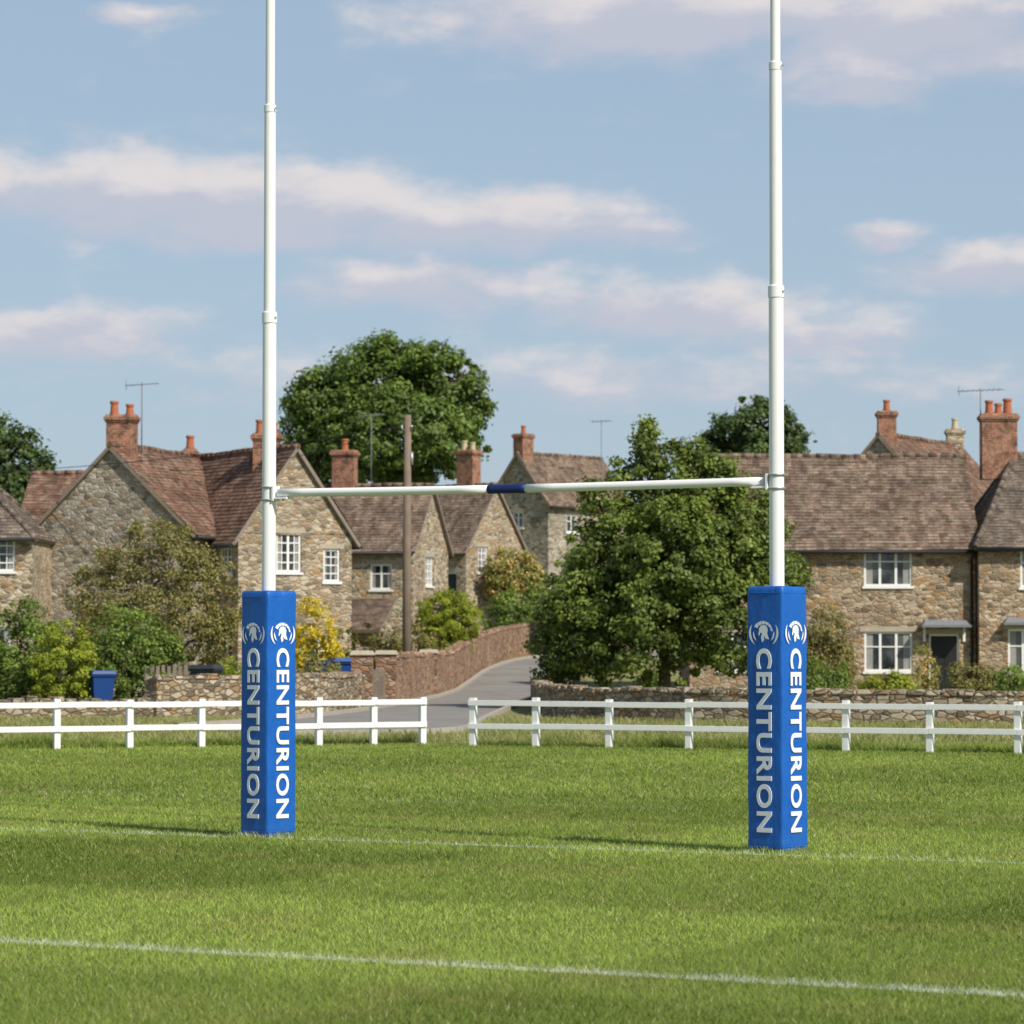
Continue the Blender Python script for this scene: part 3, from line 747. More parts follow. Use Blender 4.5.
# ------------------------------------------------------------------ foliage
def foliage_mesh(name, lobes, nclump, nleaf, leaf, mat, seed, parent=None, cr=(0.28, 0.5), gap=0.0, fill=0.25, flat=0.75):
    r = np.random.default_rng(seed)
    lob = np.array(lobes, float)
    area = (lob[:, 3] * lob[:, 4] + lob[:, 4] * lob[:, 5] + lob[:, 3] * lob[:, 5]); pr = area / area.sum()
    C = []; O = []; Rr = []; Tn = []
    tries = 0
    while len(C) < nclump and tries < nclump * 12:
        tries += 1
        k = r.choice(len(lob), p=pr); L = lob[k]
        d = r.normal(size=3); d /= np.linalg.norm(d)
        inner = r.random() < fill
        f = r.uniform(0.35, 0.8) if inner else (r.uniform(0.80, 1.06) if r.random() < 0.85 else r.uniform(1.05, 1.22))
        p = L[:3] + d * L[3:] * f
        if not inner:
            ins = False
            for j in range(len(lob)):
                if j != k and np.sum(((p - lob[j, :3]) / lob[j, 3:]) ** 2) < 0.55: ins = True; break
            if ins: continue
            if gap > 0:
                nv = mn.noise(Vector(p * (0.9 / max(0.3, cr[1]))) + Vector((seed, 0, 0)))
                if nv < -0.45 + gap: continue
        small = 0.6 if f > 1.06 else 1.0
        C.append(p); O.append(d / L[3:]); Rr.append(r.uniform(*cr) * small)
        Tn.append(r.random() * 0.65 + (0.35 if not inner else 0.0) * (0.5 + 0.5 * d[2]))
    C = np.array(C); O = np.array(O); O /= np.linalg.norm(O, axis=1)[:, None]; Rr = np.array(Rr); Tn = np.array(Tn)
    n = len(C)
    idx = np.repeat(np.arange(n), nleaf)
    m = len(idx)
    d = r.normal(size=(m, 3)); d /= np.linalg.norm(d, axis=1)[:, None]
    rad = r.uniform(0.25, 1.0, m) ** 0.6 * (1 + 0.45 * (r.random(m) < 0.15))
    pos = C[idx] + d * (Rr[idx] * rad)[:, None] * np.array([1, 1, flat])
    nrm = O[idx] * 0.5 + d * 0.45 + np.array([0, 0, 0.5]) + r.normal(size=(m, 3)) * 0.5
    nrm /= np.linalg.norm(nrm, axis=1)[:, None]
    a = np.cross(nrm, r.normal(size=(m, 3))); a /= np.linalg.norm(a, axis=1)[:, None]
    b = np.cross(nrm, a)
    ls = leaf * r.uniform(0.6, 1.35, m)
    la = a * (ls * 0.5)[:, None]; lb = b * (ls * 0.3)[:, None]
    up = nrm * (ls * 0.08)[:, None]
    co = np.stack([pos - la, pos + lb + up, pos + la, pos - lb + up], 1).reshape(-1, 3)
    me = bpy.data.meshes.new(name)
    me.vertices.add(4 * m); me.vertices.foreach_set('co', co.astype(np.float32).ravel())
    me.loops.add(4 * m); me.loops.foreach_set('vertex_index', np.arange(4 * m, dtype=np.int32))
    me.polygons.add(m); me.polygons.foreach_set('loop_start', np.arange(0, 4 * m, 4, dtype=np.int32))
    me.update(calc_edges=True)
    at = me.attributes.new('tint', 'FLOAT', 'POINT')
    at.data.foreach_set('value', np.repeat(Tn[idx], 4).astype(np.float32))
    me.materials.append(mat)
    ob = bpy.data.objects.new(name, me)
    return link(ob, parent)

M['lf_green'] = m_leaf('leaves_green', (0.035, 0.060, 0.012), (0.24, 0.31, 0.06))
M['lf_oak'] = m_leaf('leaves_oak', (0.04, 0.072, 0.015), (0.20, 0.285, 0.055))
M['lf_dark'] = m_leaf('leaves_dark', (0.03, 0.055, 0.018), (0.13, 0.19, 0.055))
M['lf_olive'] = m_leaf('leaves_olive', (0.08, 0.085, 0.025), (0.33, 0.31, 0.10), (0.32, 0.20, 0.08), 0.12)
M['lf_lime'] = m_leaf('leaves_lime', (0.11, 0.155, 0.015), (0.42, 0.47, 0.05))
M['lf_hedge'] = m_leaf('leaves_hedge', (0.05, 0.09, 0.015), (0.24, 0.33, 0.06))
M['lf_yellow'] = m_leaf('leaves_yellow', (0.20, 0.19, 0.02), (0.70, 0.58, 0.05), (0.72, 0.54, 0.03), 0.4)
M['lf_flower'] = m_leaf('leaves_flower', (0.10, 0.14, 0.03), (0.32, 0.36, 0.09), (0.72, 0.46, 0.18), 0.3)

def tree(name, base, trunk_r, lobes, nclump, nleaf, leaf, mat, seed, **kw):
    bx, by = base; bz = g(bx, by)
    e = empty(name, (bx, by, bz))
    r = random.Random(seed)
    rel = [(l[0] - bx, l[1] - by, l[2] - bz, l[3], l[4], l[5]) for l in lobes]
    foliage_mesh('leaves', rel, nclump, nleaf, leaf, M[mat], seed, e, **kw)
    mb = MB()
    cz = sum(l[2] for l in rel) / len(rel); fork = max(0.6, 0.45 * cz)
    lean = (r.uniform(-.1, .1), r.uniform(-.1, .1))
    mb.tube([(0, 0, -0.15), (0.01, 0, 0.15), (lean[0] * 0.5, lean[1] * 0.5, fork * 0.5), (lean[0], lean[1], fork)], [trunk_r * 1.45, trunk_r * 1.1, trunk_r * 0.92, trunk_r * 0.8], 10)
    for l in rel:
        a = Vector((lean[0], lean[1], fork * r.uniform(0.75, 1.0))); b = Vector(l[:3]) + Vector((0, 0, l[5] * 0.3))
        m1 = a.lerp(b, 0.4) + Vector((r.uniform(-.2, .2), r.uniform(-.2, .2), 0.2))
        mb.tube([a, m1, b], [trunk_r * 0.55, trunk_r * 0.35, trunk_r * 0.1], 7)
        for _ in range(5):
            t = Vector((r.gauss(0, 1), r.gauss(0, 1), r.gauss(0.3, 1))).normalized()
            c = Vector((l[0] + t.x * l[3] * 0.85, l[1] + t.y * l[4] * 0.85, l[2] + t.z * l[5] * 0.85))
            s = m1.lerp(b, r.random())
            mb.tube([s, s.lerp(c, 0.5) + Vector((r.uniform(-.1, .1), r.uniform(-.1, .1), 0.05)), c], [trunk_r * 0.22, trunk_r * 0.14, trunk_r * 0.04], 5)
    mb.build('trunk', [M['bark']], e)
    return e
def bush(name, x, y, rx, ry, top, mat, seed, leaf=0.09, ncl=90, nl=70, cr=(0.18, 0.3), gap=0.0):
    z0 = g(x, y)
    h = top - z0
    lb = [(x, y, z0 + h * 0.48, rx, ry, h * 0.52), (x - rx * 0.45, y - 0.1, z0 + h * 0.36, rx * 0.6, ry * 0.7, h * 0.38), (x + rx * 0.5, y, z0 + h * 0.38, rx * 0.55, ry * 0.7, h * 0.4)]
    return tree(name, (x, y), 0.06, lb, ncl, nl, leaf, mat, seed, cr=cr, fill=0.3, gap=gap)

def crown(px, py, Y, rpx, rzpx, dy=0.0, ryf=0.9):
    """crown lobe from surveyed bearing/elevation marks at range Y"""
    s = 3400 / Y
    return ((px - 512) / s, Y + dy, 1.67 + (644 - py) / s, rpx / s, rpx / s * ryf, rzpx / s)

tree('broadleaf_tree', (3.9, 87), 0.17,
     [crown(705, 545, 87, 72, 66), crown(660, 490, 87, 46, 44, 0.3), crown(612, 555, 87, 40, 50, -0.5), crown(583, 618, 87, 40, 60, -0.3),
      crown(645, 620, 87, 66, 62, -0.8), crown(715, 615, 87, 66, 55, -0.6), crown(765, 568, 87, 40, 38, 0.2), crown(695, 480, 87, 34, 30, -0.2),
      crown(646, 452, 87, 18, 28), crown(742, 515, 87, 32, 36, 0.4), crown(556, 655, 87, 22, 34), crown(672, 560, 87, 55, 55, -1.2),
      crown(690, 450, 87, 12, 16), crown(722, 470, 87, 14, 18, 0.3), crown(592, 500, 87, 14, 18, -0.3), crown(650, 428, 87, 7, 12), crown(770, 630, 87, 22, 26, 0.3)],
     900, 100, 0.125, 'lf_green', 11, cr=(0.2, 0.42), gap=0.2, fill=0.22)
tree('oak_tree', (-6.6, 176), 0.45,
     [crown(390, 385, 176, 58, 44), crown(332, 402, 176, 42, 38), crown(446, 392, 176, 36, 38), crown(400, 435, 176, 76, 48, -1), crown(306, 430, 176, 24, 34),
      crown(362, 366, 176, 28, 20, 1), crown(425, 364, 176, 32, 20), crown(465, 425, 176, 24, 36), crown(345, 450, 176, 50, 35), crown(395, 348, 176, 16, 12)],
     800, 78, 0.25, 'lf_oak', 12, cr=(0.35, 0.8), gap=0.24, fill=0.18)
tree('oak_tree', (14.5, 208), 0.4,
     [crown(755, 428, 208, 38, 25), crown(785, 442, 208, 22, 20), crown(722, 444, 208, 20, 16), crown(750, 465, 208, 50, 28)],
     260, 70, 0.30, 'lf_dark', 13, cr=(0.35, 0.75), gap=0.2)
tree('oak_tree', (-23, 152), 0.35,
     [crown(0, 450, 152, 32, 34), crown(32, 478, 152, 20, 28), crown(-40, 460, 152, 40, 50), crown(15, 500, 152, 40, 30)],
     300, 70, 0.24, 'lf_dark', 14, cr=(0.3, 0.65), gap=0.2)
tree('hawthorn_tree', (-9.3, 91), 0.10,
     [crown(150, 575, 91, 58, 44), crown(112, 595, 91, 40, 36), crown(200, 600, 91, 38, 44), crown(160, 542, 91, 30, 22), crown(150, 625, 91, 70, 36, -0.3), crown(214, 640, 91, 24, 26)],
     340, 80, 0.09, 'lf_olive', 15, cr=(0.2, 0.4), gap=0.2, fill=0.2)
bush('shrub', -12.2, 84, 1.15, 1.0, 2.75, 'lf_hedge', 21, 0.09, 210, 90)
bush('shrub', -10.85, 82.5, 0.78, 0.7, 2.15, 'lf_lime', 22, 0.065, 180, 100, cr=(0.13, 0.22))
bush('shrub', -9.6, 85.5, 1.2, 0.9, 2.6, 'lf_hedge', 23, 0.085, 230, 90)
bush('shrub', -5.9, 101, 0.75, 0.6, 2.85, 'lf_yellow', 24, 0.09, 130, 75)
bush('shrub', -6.7, 88, 0.95, 0.6, 1.4, 'lf_lime', 25, 0.08, 120, 60)
bush('shrub', -5.3, 89, 0.8, 0.6, 1.45, 'lf_olive', 26, 0.08, 100, 60)
bush('shrub', -4.7, 106, 1.25, 0.7, 2.2, 'lf_olive', 27, 0.10, 140, 60)
bush('shrub', -3.55, 124.5, 0.9, 0.7, 2.3, 'lf_olive', 46, 0.10, 90, 60)
e = empty('shrub', (-2.35, 127, g(0, 127)))
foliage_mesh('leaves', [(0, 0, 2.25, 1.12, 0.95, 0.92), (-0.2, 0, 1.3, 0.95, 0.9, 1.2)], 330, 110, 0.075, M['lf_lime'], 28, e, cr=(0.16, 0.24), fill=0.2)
bush('shrub', -6.8, 104, 0.9, 0.7, 1.9, 'lf_hedge', 30, 0.10, 120, 60)
bush('shrub', 9.95, 109, 0.85, 0.7, 3.0, 'lf_olive', 31, 0.10, 130, 60, cr=(0.2, 0.4))
bush('shrub', 8.3, 92, 0.75, 0.6, 1.25, 'lf_hedge', 32, 0.08, 110, 60)
bush('shrub', 14.0, 104, 0.6, 0.5, 1.2, 'lf_olive', 33, 0.09, 70, 50)
bush('shrub', 15.6, 108, 0.8, 0.5, 1.0, 'lf_hedge', 34, 0.09, 80, 50)
bush('shrub', 12.2, 110.5, 0.9, 0.5, 0.7, 'lf_lime', 35, 0.09, 80, 50)
bush('rose_bush', 13.5, 111.5, 0.35, 0.3, 1.5, 'lf_flower', 36, 0.08, 40, 40)
bush('rose_bush', 10.6, 111.8, 0.5, 0.3, 1.6, 'lf_olive', 37, 0.08, 60, 40)
e = empty('hedge', (0.9, 154.5, g(0.9, 154.5)))
foliage_mesh('leaves', [(-1.0, 0.3, 1.3, 1.1, .8, 1.5), (0.4, 0, 1.4, 1.2, .8, 1.55), (1.8, 0, 1.3, 1.3, .8, 1.5), (3.2, 0.3, 1.1, 1.2, .8, 1.5)], 360, 70, 0.13, M['lf_hedge'], 41, e, cr=(0.28, 0.4))
tree('blossom_tree', (0.35, 158.5), 0.1, [crown(513, 570, 158.5, 24, 20), crown(500, 585, 158.5, 14, 14), crown(530, 580, 158.5, 14, 16)], 140, 65, 0.14, 'lf_flower', 42, cr=(0.28, 0.42))
bush('shrub', 3.2, 150, 1.6, 1.0, 5.0, 'lf_green', 43, 0.16, 160, 60, cr=(0.35, 0.5))
bush('shrub', 4.4, 172, 2.0, 1.0, 6.8, 'lf_hedge', 44, 0.18, 160, 60, cr=(0.4, 0.6))
e = empty('distant_trees', (0, 255, 0))
lb = []
r_ = random.Random(5)
x = -75
while x < 110:
    w = r_.uniform(4, 7); top = r_.uniform(8.5, 11.5)
    lb.append((x, r_.uniform(-6, 6), 4.3 + (top - 4.3) * 0.45, w, 4, (top - 4.3) * 0.6)); x += w * 1.1
foliage_mesh('leaves', lb, 1400, 40, 0.7, M['lf_dark'], 50, e, cr=(0.9, 1.6), fill=0.2)

# ------------------------------------------------------------------ rugby goal
PL = Vector((-2.117, 29.6, 0)); PR = Vector((2.135, 27.4, 0))
BARZ = 2.984
goal = empty('rugby_goal')
def post(p, name):
    mb = MB()
    mb.turned(p.x, p.y, [(0, .061), (4.47, .060), (4.47, .066), (4.56, .066), (4.57, .052), (6.32, .050), (6.32, .054), (6.38, .054), (6.39, .041), (10.5, .038)], 28)
    for z in (4.515, 6.35):
        mb.tube([p + Vector((0.05, -0.04, z)), p + Vector((0.060, -0.050, z))], [0.009, 0.009], 6, 1)
    mb.build(name, [M['white_paint'], M['galv']], goal)
post(PL, 'upright'); post(PR, 'upright')
bd = (PR - PL); bd.normalize(); bn = Vector((bd.y, -bd.x, 0))
mb = MB()
zc = Vector((0, 0, BARZ))
A = PL + bd * 0.10 + zc; B = PR - bd * 0.10 + zc
hb = 0.175
def bar(t0, t1, r, m):
    pts = [A.lerp(B, t0 + (t1 - t0) * i / 8) for i in range(9)]
    pts = [q - Vector((0, 0, 0.012 * math.sin(math.pi * (q - A).length / (B - A).length))) for q in pts]
    mb.tube(pts, [r] * 9, 20, m)
LBAR = (B - A).length
tm = 0.488
bar(0, tm - hb / LBAR, 0.036, 0); bar(tm - hb / LBAR, tm + hb / LBAR, 0.039, 1); bar(tm + hb / LBAR, 1, 0.036, 0)
mb.build('crossbar', [M['white_paint'], M['band_blue']], goal)
mb = MB()
for p, s in ((PL, 1), (PR, -1)):
    O = p + zc
    d = bd * s
    mb.frame_box(O, d, bn, 0.055, 0.20, -0.055, -0.038, -0.05, 0.05, 0)
    mb.frame_box(O, d, bn, 0.06, 0.075, -0.07, 0.06, -0.06, 0.06, 0)
    for z in (-0.06, 0.05):
        k = [O + Vector((math.cos(a) * 0.068, math.sin(a) * 0.068, z)) for a in np.linspace(0, 2 * math.pi, 17)]
        mb.tube(k, [0.009] * 17, 6, 1, False)
    mb.tube([O + d * 0.14 + Vector((0, 0, -0.07)), O + d * 0.14 + Vector((0, 0, 0.05))], [0.010, 0.010], 6, 1)
mb.build('brackets', [M['white_paint'], M['galv']], goal)

# pads
def text_mesh(body):
    cu = bpy.data.curves.new('t', 'FONT'); cu.body = body; cu.size = 1.0; cu.offset = 0.026; cu.extrude = 0.003; cu.resolution_u = 4
    cu.space_character = 1.08
    ob = bpy.data.objects.new('t', cu); COL.objects.link(ob)
    dg = bpy.context.evaluated_depsgraph_get(); dg.update()
    me = bpy.data.meshes.new_from_object(ob.evaluated_get(dg))
    bpy.data.objects.remove(ob)
    co = np.empty(len(me.vertices) * 3); me.vertices.foreach_get('co', co); co = co.reshape(-1, 3)
    mn_, mx_ = co.min(0), co.max(0)
    co[:, :2] = (co[:, :2] - (mn_[:2] + mx_[:2]) / 2) / (mx_[:2] - mn_[:2])
    me.vertices.foreach_set('co', co.ravel())
    me.materials.clear(); me.materials.append(M['print'])
    return me
TXT = text_mesh('CENTURION')
def emblem_mesh():
    """crested helmet between two short curved sprays, unit width"""
    mb = MB()
    def P2(pts, z=0.0): mb.poly([(x, y, z) for x, y in pts])
    P2([(-0.17, 0.06), (-0.17, 0.14), (-0.10, 0.22), (0.0, 0.25), (0.10, 0.21), (0.15, 0.10), (0.13, -0.04), (0.20, -0.22), (0.07, -0.20), (0.01, -0.09), (0.02, -0.24), (-0.06, -0.32), (-0.10, -0.16), (-0.06, -0.02), (-0.11, 0.0), (-0.16, -0.10), (-0.20, -0.07)])
    n = 6
    for i in range(n):
        a0 = math.radians(150 - i * 24); a1 = math.radians(150 - (i + 0.9) * 24)
        r0, r1 = 0.275, 0.40 - 0.012 * i
        P2([(r0 * math.cos(a0), r0 * math.sin(a0)), (r1 * math.cos(a0), r1 * math.sin(a0)), (r1 * math.cos(a1), r1 * math.sin(a1)), (r0 * math.cos(a1), r0 * math.sin(a1))])
    for s in (-1, 1):
        for (b0, b1, R, wd) in ((-48, 30, 0.50, 0.04), (-44, 6, 0.37, 0.028)):
            m = 10
            for i in range(m):
                t0, t1 = i / m, (i + 1) / m
                q = []
                for t in (t0, t1):
                    a = math.radians(b0 + (b1 - b0) * t); w_ = wd * math.sin(math.pi * min(1, t * 0.9 + 0.05))
                    q.append(((R - w_) * math.cos(a) * s, (R - w_) * math.sin(a))); q.append(((R + w_) * math.cos(a) * s, (R + w_) * math.sin(a)))
                P2([q[0], q[1], q[3], q[2]])
    me = bpy.data.meshes.new('emblem'); me.from_pydata(mb.v, [], mb.f); me.materials.append(M['print'])
    return me
EMB = emblem_mesh()
def pad(p, rot, seed, a):
    e = empty('goal_post_pad', (p.x, p.y, 0), rot)
    H = 2.13
    bm = bmesh.new()
    c = 0.028
    ring = []
    for q, (sx, sy) in enumerate(((1, 1), (-1, 1), (-1, -1), (1, -1))):
        for i in range(5):
            an = math.radians(q * 90 + i * 22.5)
            ring.append((sx * (a - c) + c * math.cos(an), sy * (a - c) + c * math.sin(an)))
        nx_ = ((-1, 1), (-1, -1), (1, -1), (1, 1))[q]
        base0 = ring[-1]
        q1 = (nx_[0] * (a - c) + c * math.cos(math.radians((q + 1) * 90)), nx_[1] * (a - c) + c * math.sin(math.radians((q + 1) * 90)))
        for f in (0.2, 0.4, 0.6, 0.8):
            ring.append((base0[0] + (q1[0] - base0[0]) * f, base0[1] + (q1[1] - base0[1]) * f))
    zs = [0.0, 0.008, 0.02] + list(np.linspace(0.08, H - 0.08, 34)) + [H - 0.03, H - 0.012, H]
    rows = []
    for z in zs:
        sc_ = 1.0
        if z < 0.01: sc_ = 0.965
        if z > H - 0.005: sc_ = 0.93
        elif z > H - 0.02: sc_ = 0.975
        row = []
        for (x, y) in ring:
            w = 0.0055 * mn.noise(Vector((x * 5 + seed * 7, y * 5, z * 2.2))) + 0.0028 * mn.noise(Vector((x * 14, y * 14 + seed, z * 9)))
            k = sc_ + w / a
            row.append(bm.verts.new((x * k, y * k, z + (0.008 * mn.noise(Vector((x * 9, y * 9, seed))) if z > H - 0.04 else 0))))
        rows.append(row)
    m = len(ring)
    for i in range(len(rows) - 1):
        for j in range(m):
            f = bm.faces.new((rows[i][j], rows[i][(j + 1) % m], rows[i + 1][(j + 1) % m], rows[i + 1][j])); f.smooth = True
    bm.faces.new(rows[-1]); bm.faces.new(rows[0][::-1])
    me = bpy.data.meshes.new('cover'); bm.to_mesh(me); bm.free(); me.materials.append(M['pad'])
    link(bpy.data.objects.new('cover', me), e)
    mb = MB()
    for z in (0.05, H - 0.05):
        pts = [Vector((x * 1.006, y * 1.006, z)) for x, y in ring]
        mb.tube(pts + [pts[0]], [0.0035] * (len(pts) + 1), 5, 0, False)
    mb.build('hem', [M['pad']], e)
    for k in range(4):
        an = k * math.pi / 2
        nn = Vector((math.cos(an), math.sin(an), 0)); rr = Vector((0, 0, 1)).cross(nn); dn = Vector((0, 0, -1))
        o = bpy.data.objects.new('lettering', TXT); link(o, e)
        L, cap = 1.47, 0.150
        Mx = Matrix.Identity(4)
        for i in range(3):
            Mx[i][0] = dn[i] * L; Mx[i][1] = rr[i] * cap; Mx[i][2] = nn[i]
        loc = nn * (a + 0.0055) + Vector((0, 0, 0.90))
        for i in range(3): Mx[i][3] = loc[i]
        o.matrix_local = Mx
        o = bpy.data.objects.new('emblem', EMB); link(o, e)
        Mx = Matrix.Identity(4); S = 0.27
        for i in range(3):
            Mx[i][0] = rr[i] * S; Mx[i][1] = (0, 0, S * 0.92)[i]; Mx[i][2] = nn[i]
        loc = nn * (a + 0.0075) + Vector((0, 0, 1.762))
        for i in range(3): Mx[i][3] = loc[i]
        o.matrix_local = Mx
pad(PL, math.radians(45 + 2), 1, 0.174); pad(PR, math.radians(45 + 5), 2, 0.177)

# ------------------------------------------------------------------ utility pole, aerials, bins
e = empty('utility_pole', (-3.25, 105, 0))
mb = MB()
mb.tube([(0, 0, -0.3), (0, 0, 4), (0.03, 0, 8.75)], [0.145, 0.13, 0.105], 14); mb.build('pole', [M['wood_pole']], e)
mb = MB()
for x in (-0.15, 0.17): mb.tube([(x * 0.6, -0.08, 8.3), (x, -0.12, 8.3), (x, -0.12, 8.42)], [0.02, 0.02, 0.035], 8, 1)
mb.tube([(0.15, -0.05, 7.2), (0.15, -0.05, 7.6)], [0.05, 0.05], 8, 1)
mb.build('insulators', [M['wood_pole'], M['galv']], e)
def wire(a, b, sag):
    mb = MB(); a = Vector(a); b = Vector(b)
    pts = [a.lerp(b, i / 16) - Vector((0, 0, sag * 4 * (i / 16) * (1 - i / 16))) for i in range(17)]
    mb.tube(pts, [0.012] * 17, 4, 0, False)
    return mb
wire((-0.15, -0.12, 8.42), (-8.9, 11, 7.6), 0.4).build('cable', [M['iron']], e)
wire((0.17, -0.12, 8.42), (1.9, 55, 9.0), 0.5).build('cable', [M['iron']], e)
wire((-0.15, -0.12, 8.4), (-26, 18, 8.0), 0.7).build('cable', [M['iron']], e)

def aerial(x, y, z0, z1, rot, s=1.0):
    e = empty('tv_aerial', (x, y, 0), rot)
    mb = MB()
    mb.tube([(0, 0, z0), (0, 0, z1)], [0.022, 0.02], 6)
    mb.tube([(-0.75 * s, 0, z1 - 0.12), (0.75 * s, 0, z1 - 0.02)], [0.014, 0.014], 5)
    for i in range(9):
        xx = (-0.7 + 1.4 * i / 8) * s; l = 0.28 if i < 7 else 0.36
        zz = z1 - 0.07 + 0.0667 * xx / s
        mb.tube([(xx, -l * 0.8, zz - 0.05), (xx, l * 0.8, zz + 0.05)], [0.008, 0.008], 4)
    mb.tube([(-0.72 * s, 0, z1 - 0.26), (-0.72 * s, 0, z1 + 0.08)], [0.01, 0.01], 4)
    mb.build('mast', [M['lead']], e)
aerial(-12.5, 114.6, 8.0, 10.5, 0.3, 0.75)
aerial(-5.7, 137.5, 7.6, 11.0, 0.5, 0.8)
aerial(5.0, 190, 9.0, 14.2, 0.7, 0.9)
aerial(16.1, 116.6, 7.8, 10.45, 0.25, 1.1)

def wheelie_bin(x, y, mat, s=1.0, rot=0.0):
    e = empty('wheelie_bin', (x, y, g(x, y)), rot); e.scale = (s, s, s)
    mb = MB()
    b = [(-.21, -.24), (.21, -.24), (.21, .24), (-.21, .24)]; t = [(-.28, -.34), (.28, -.34), (.28, .36), (-.28, .36)]
    k = len(mb.v)
    mb.v += [(x_, y_, 0.06) for x_, y_ in b] + [(x_, y_, 0.95) for x_, y_ in t]
    for q in [(0, 3, 2, 1), (4, 5, 6, 7), (0, 1, 5, 4), (1, 2, 6, 5), (2, 3, 7, 6), (3, 0, 4, 7)]:
        mb.f.append(tuple(k + i for i in q)); mb.m.append(0); mb.sm.append(False)
    mb.box(-.31, .31, -.37, .39, 0.90, 0.955)
    mb.build('body', [M[mat]], e, 0.015)
    mb = MB(); mb.box(-.32, .32, -.40, .40, 0.957, 1.05, 0, 0.05); mb.tube([(-.25, .45, .98), (.25, .45, .98)], [.02, .02], 8); mb.build('lid', [M[mat]], e, 0.015)
    mb = MB()
    for sx in (-1, 1): mb.tube([(sx * .24, .27, .1), (sx * .30, .27, .1)], [.1, .1], 14)
    mb.build('wheels', [M['bin_black']], e)
wheelie_bin(-9.95, 82.4, 'bin_blue', 0.98, 0.35)
wheelie_bin(-4.75, 97, 'bin_blue', 1.22, 0.2); wheelie_bin(-5.5, 97.4, 'bin_blue', 1.15, -0.1)
wheelie_bin(-7.6, 84.5, 'bin_black', 1.1, -0.2)
e = empty('picket_fence', (-8.4, 84.8, 0))
mb = MB()
for i in range(11): mb.box(-0.75 + i * 0.14, -0.66 + i * 0.14, -0.012, 0.012, 0, 1.12 + 0.03 * (i % 2))
for z in (0.3, 0.85): mb.box(-0.8, 0.85, 0.013, 0.05, z, z + 0.08)
mb.build('pickets', [M['wood_grey']], e)
e = empty('garden_gate', (-3.62, 89.75, 0), math.radians(84))
mb = MB()
for i in range(14): mb.box(-2.0 + i * 0.295, -1.93 + i * 0.295, -0.012, 0.012, 0.08, 1.0)
for z in (0.2, 0.8): mb.box(-2.05, 2.05, 0.013, 0.045, z, z + 0.09)
mb.build('bars', [M['wood_grey']], e)

# ------------------------------------------------------------------ sky, sun, camera
SUN = Vector((0.68, -0.73, 0)).normalized(); EL = math.radians(42)
sv = Vector((SUN.x * math.cos(EL), SUN.y * math.cos(EL), math.sin(EL)))
sun = bpy.data.lights.new('sun', 'SUN'); sun.energy = 4.9; sun.angle = math.radians(0.5); sun.color = (1.0, 0.93, 0.82)
so = bpy.data.objects.new('sun', sun); link(so); so.location = (20, -20, 40)
so.rotation_euler = (-sv).to_track_quat('-Z', 'Y').to_euler()

w = bpy.data.worlds.new('World'); sc.world = w; w.use_nodes = True
N = NT(tree=w.node_tree); w.node_tree.nodes.clear()
sky = N.n('ShaderNodeTexSky'); sky.sky_type = 'NISHITA'; sky.sun_disc = False
sky.sun_elevation = EL; sky.sun_rotation = math.atan2(SUN.x, SUN.y)
sky.air_density = 1.0; sky.dust_density = 0.8; sky.ozone_density = 2.0

tc = N.n('ShaderNodeTexCoord').outputs['Generated']
sx = N.n('ShaderNodeSeparateXYZ'); N.set(sx.inputs[0], tc)
az = N.math('ARCTAN2', sx.outputs[0], sx.outputs[1]); el = N.math('ARCSINE', sx.outputs[2])
cv = N.n('ShaderNodeCombineXYZ'); N.set(cv.inputs[0], az); N.set(cv.inputs[1], el)
V = cv.outputs[0]
wv = N.vm('MULTIPLY', V, (1.0, 2.2, 1))
d0 = N.vm('MULTIPLY', N.vm('SUBTRACT', N.noise(wv, 30, 3, 0.55, out=1), (0.5, 0.5, 0.5)), (0.030, 0.015, 0))
Vd = N.vm('ADD', V, d0)
clouds = [(-0.115, 0.134, 0.055, 0.013, 1.15), (-0.075, 0.128, 0.07, 0.014, 1.2), (-0.01, 0.124, 0.05, 0.012, 1.1), (0.03, 0.124, 0.025, 0.008, 0.9), (0.045, 0.186, 0.085, 0.017, 1.2), (0.115, 0.180, 0.06, 0.020, 1.1),
          (0.102, 0.162, 0.026, 0.008, 1.0), (-0.025, 0.106, 0.048, 0.010, 1.0), (0.05, 0.098, 0.045, 0.011, 1.2), (0.095, 0.090, 0.035, 0.008, 0.9), (-0.135, 0.091, 0.045, 0.010, 1.05),
          (0.142, 0.109, 0.034, 0.010, 1.1), (0.112, 0.119, 0.016, 0.005, 0.9), (-0.112, 0.183, 0.018, 0.004, 0.8), (0.02, 0.078, 0.18, 0.010, 0.65)]
acc = None; rel = None
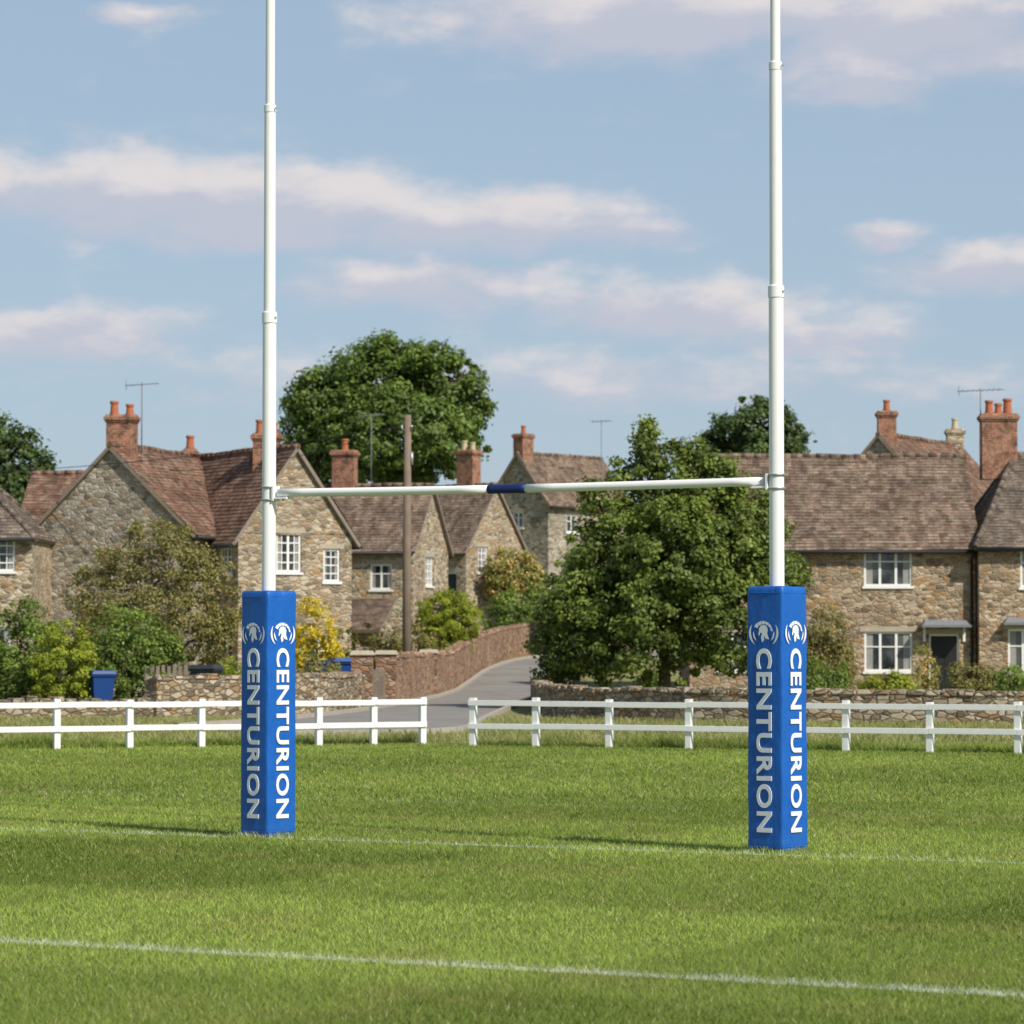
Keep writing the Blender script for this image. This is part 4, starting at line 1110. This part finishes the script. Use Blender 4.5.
for (a, e_, sa, se, amt) in clouds:
    q = N.vm('DIVIDE', N.vm('SUBTRACT', Vd, (a, e_, 0)), (sa, se, 1))
    ln = N.vm('LENGTH', q, out=1)
    mk = N.rng(ln, 0.0, 1.55, amt, 0, True)
    s_ = N.n('ShaderNodeSeparateXYZ'); N.set(s_.inputs[0], q)
    ry = N.math('MULTIPLY', mk, s_.outputs[1])
    acc = mk if acc is None else N.math('MAXIMUM', acc, mk)
    rel = ry if rel is None else N.math('ADD', rel, ry)
nz = N.noise(wv, 34, 6, 0.58)
nz2 = N.noise(wv, 5, 2, 0.5)
outside = N.math('MAXIMUM', N.rng(N.math('ABSOLUTE', az), 0.17, 0.23), N.rng(el, 0.2, 0.25))
acc = N.math('MAXIMUM', acc, N.math('MULTIPLY', N.rng(nz2, 0.50, 0.70, 0, 0.7), outside))
den = N.math('ADD', acc, N.math('MULTIPLY', N.math('SUBTRACT', nz, 0.5), 1.5))
alpha = N.rng(den, 0.10, 0.95, 0, 0.90, True)
litf = N.rng(N.math('ADD', rel, N.math('MULTIPLY', N.math('SUBTRACT', nz, 0.5), 2.0)), -0.30, 0.55, 0, 1, True)
ccol = N.mix(litf, (6.3, 6.5, 7.6), (9.1, 8.5, 8.45))
hz = N.rng(el, 0.1, 1.0, 0.62, 0.10)
skyc = N.mix(hz, sky.outputs[0], (5.2, 6.7, 8.5))
col = N.mix(alpha, skyc, ccol)
bgn = N.n('ShaderNodeBackground'); N.set(bgn.inputs[0], col); bgn.inputs[1].default_value = 0.086
wo = N.n('ShaderNodeOutputWorld'); N.t.links.new(bgn.outputs[0], wo.inputs[0])

cam = bpy.data.cameras.new('camera'); cam.sensor_width = 36; cam.lens = 3400 * 36 / 1024
cam.clip_start = 0.5; cam.clip_end = 6000
cam.dof.use_dof = True; cam.dof.focus_distance = 28.3; cam.dof.aperture_fstop = 5.6
co = bpy.data.objects.new('camera', cam); link(co)
co.location = (0, 0, 1.67); co.rotation_euler = (math.radians(90) + math.atan(132 / 3400), 0, 0)
sc.camera = co
sc.view_settings.view_transform = 'Standard'; sc.view_settings.look = 'None'; sc.view_settings.exposure = 0
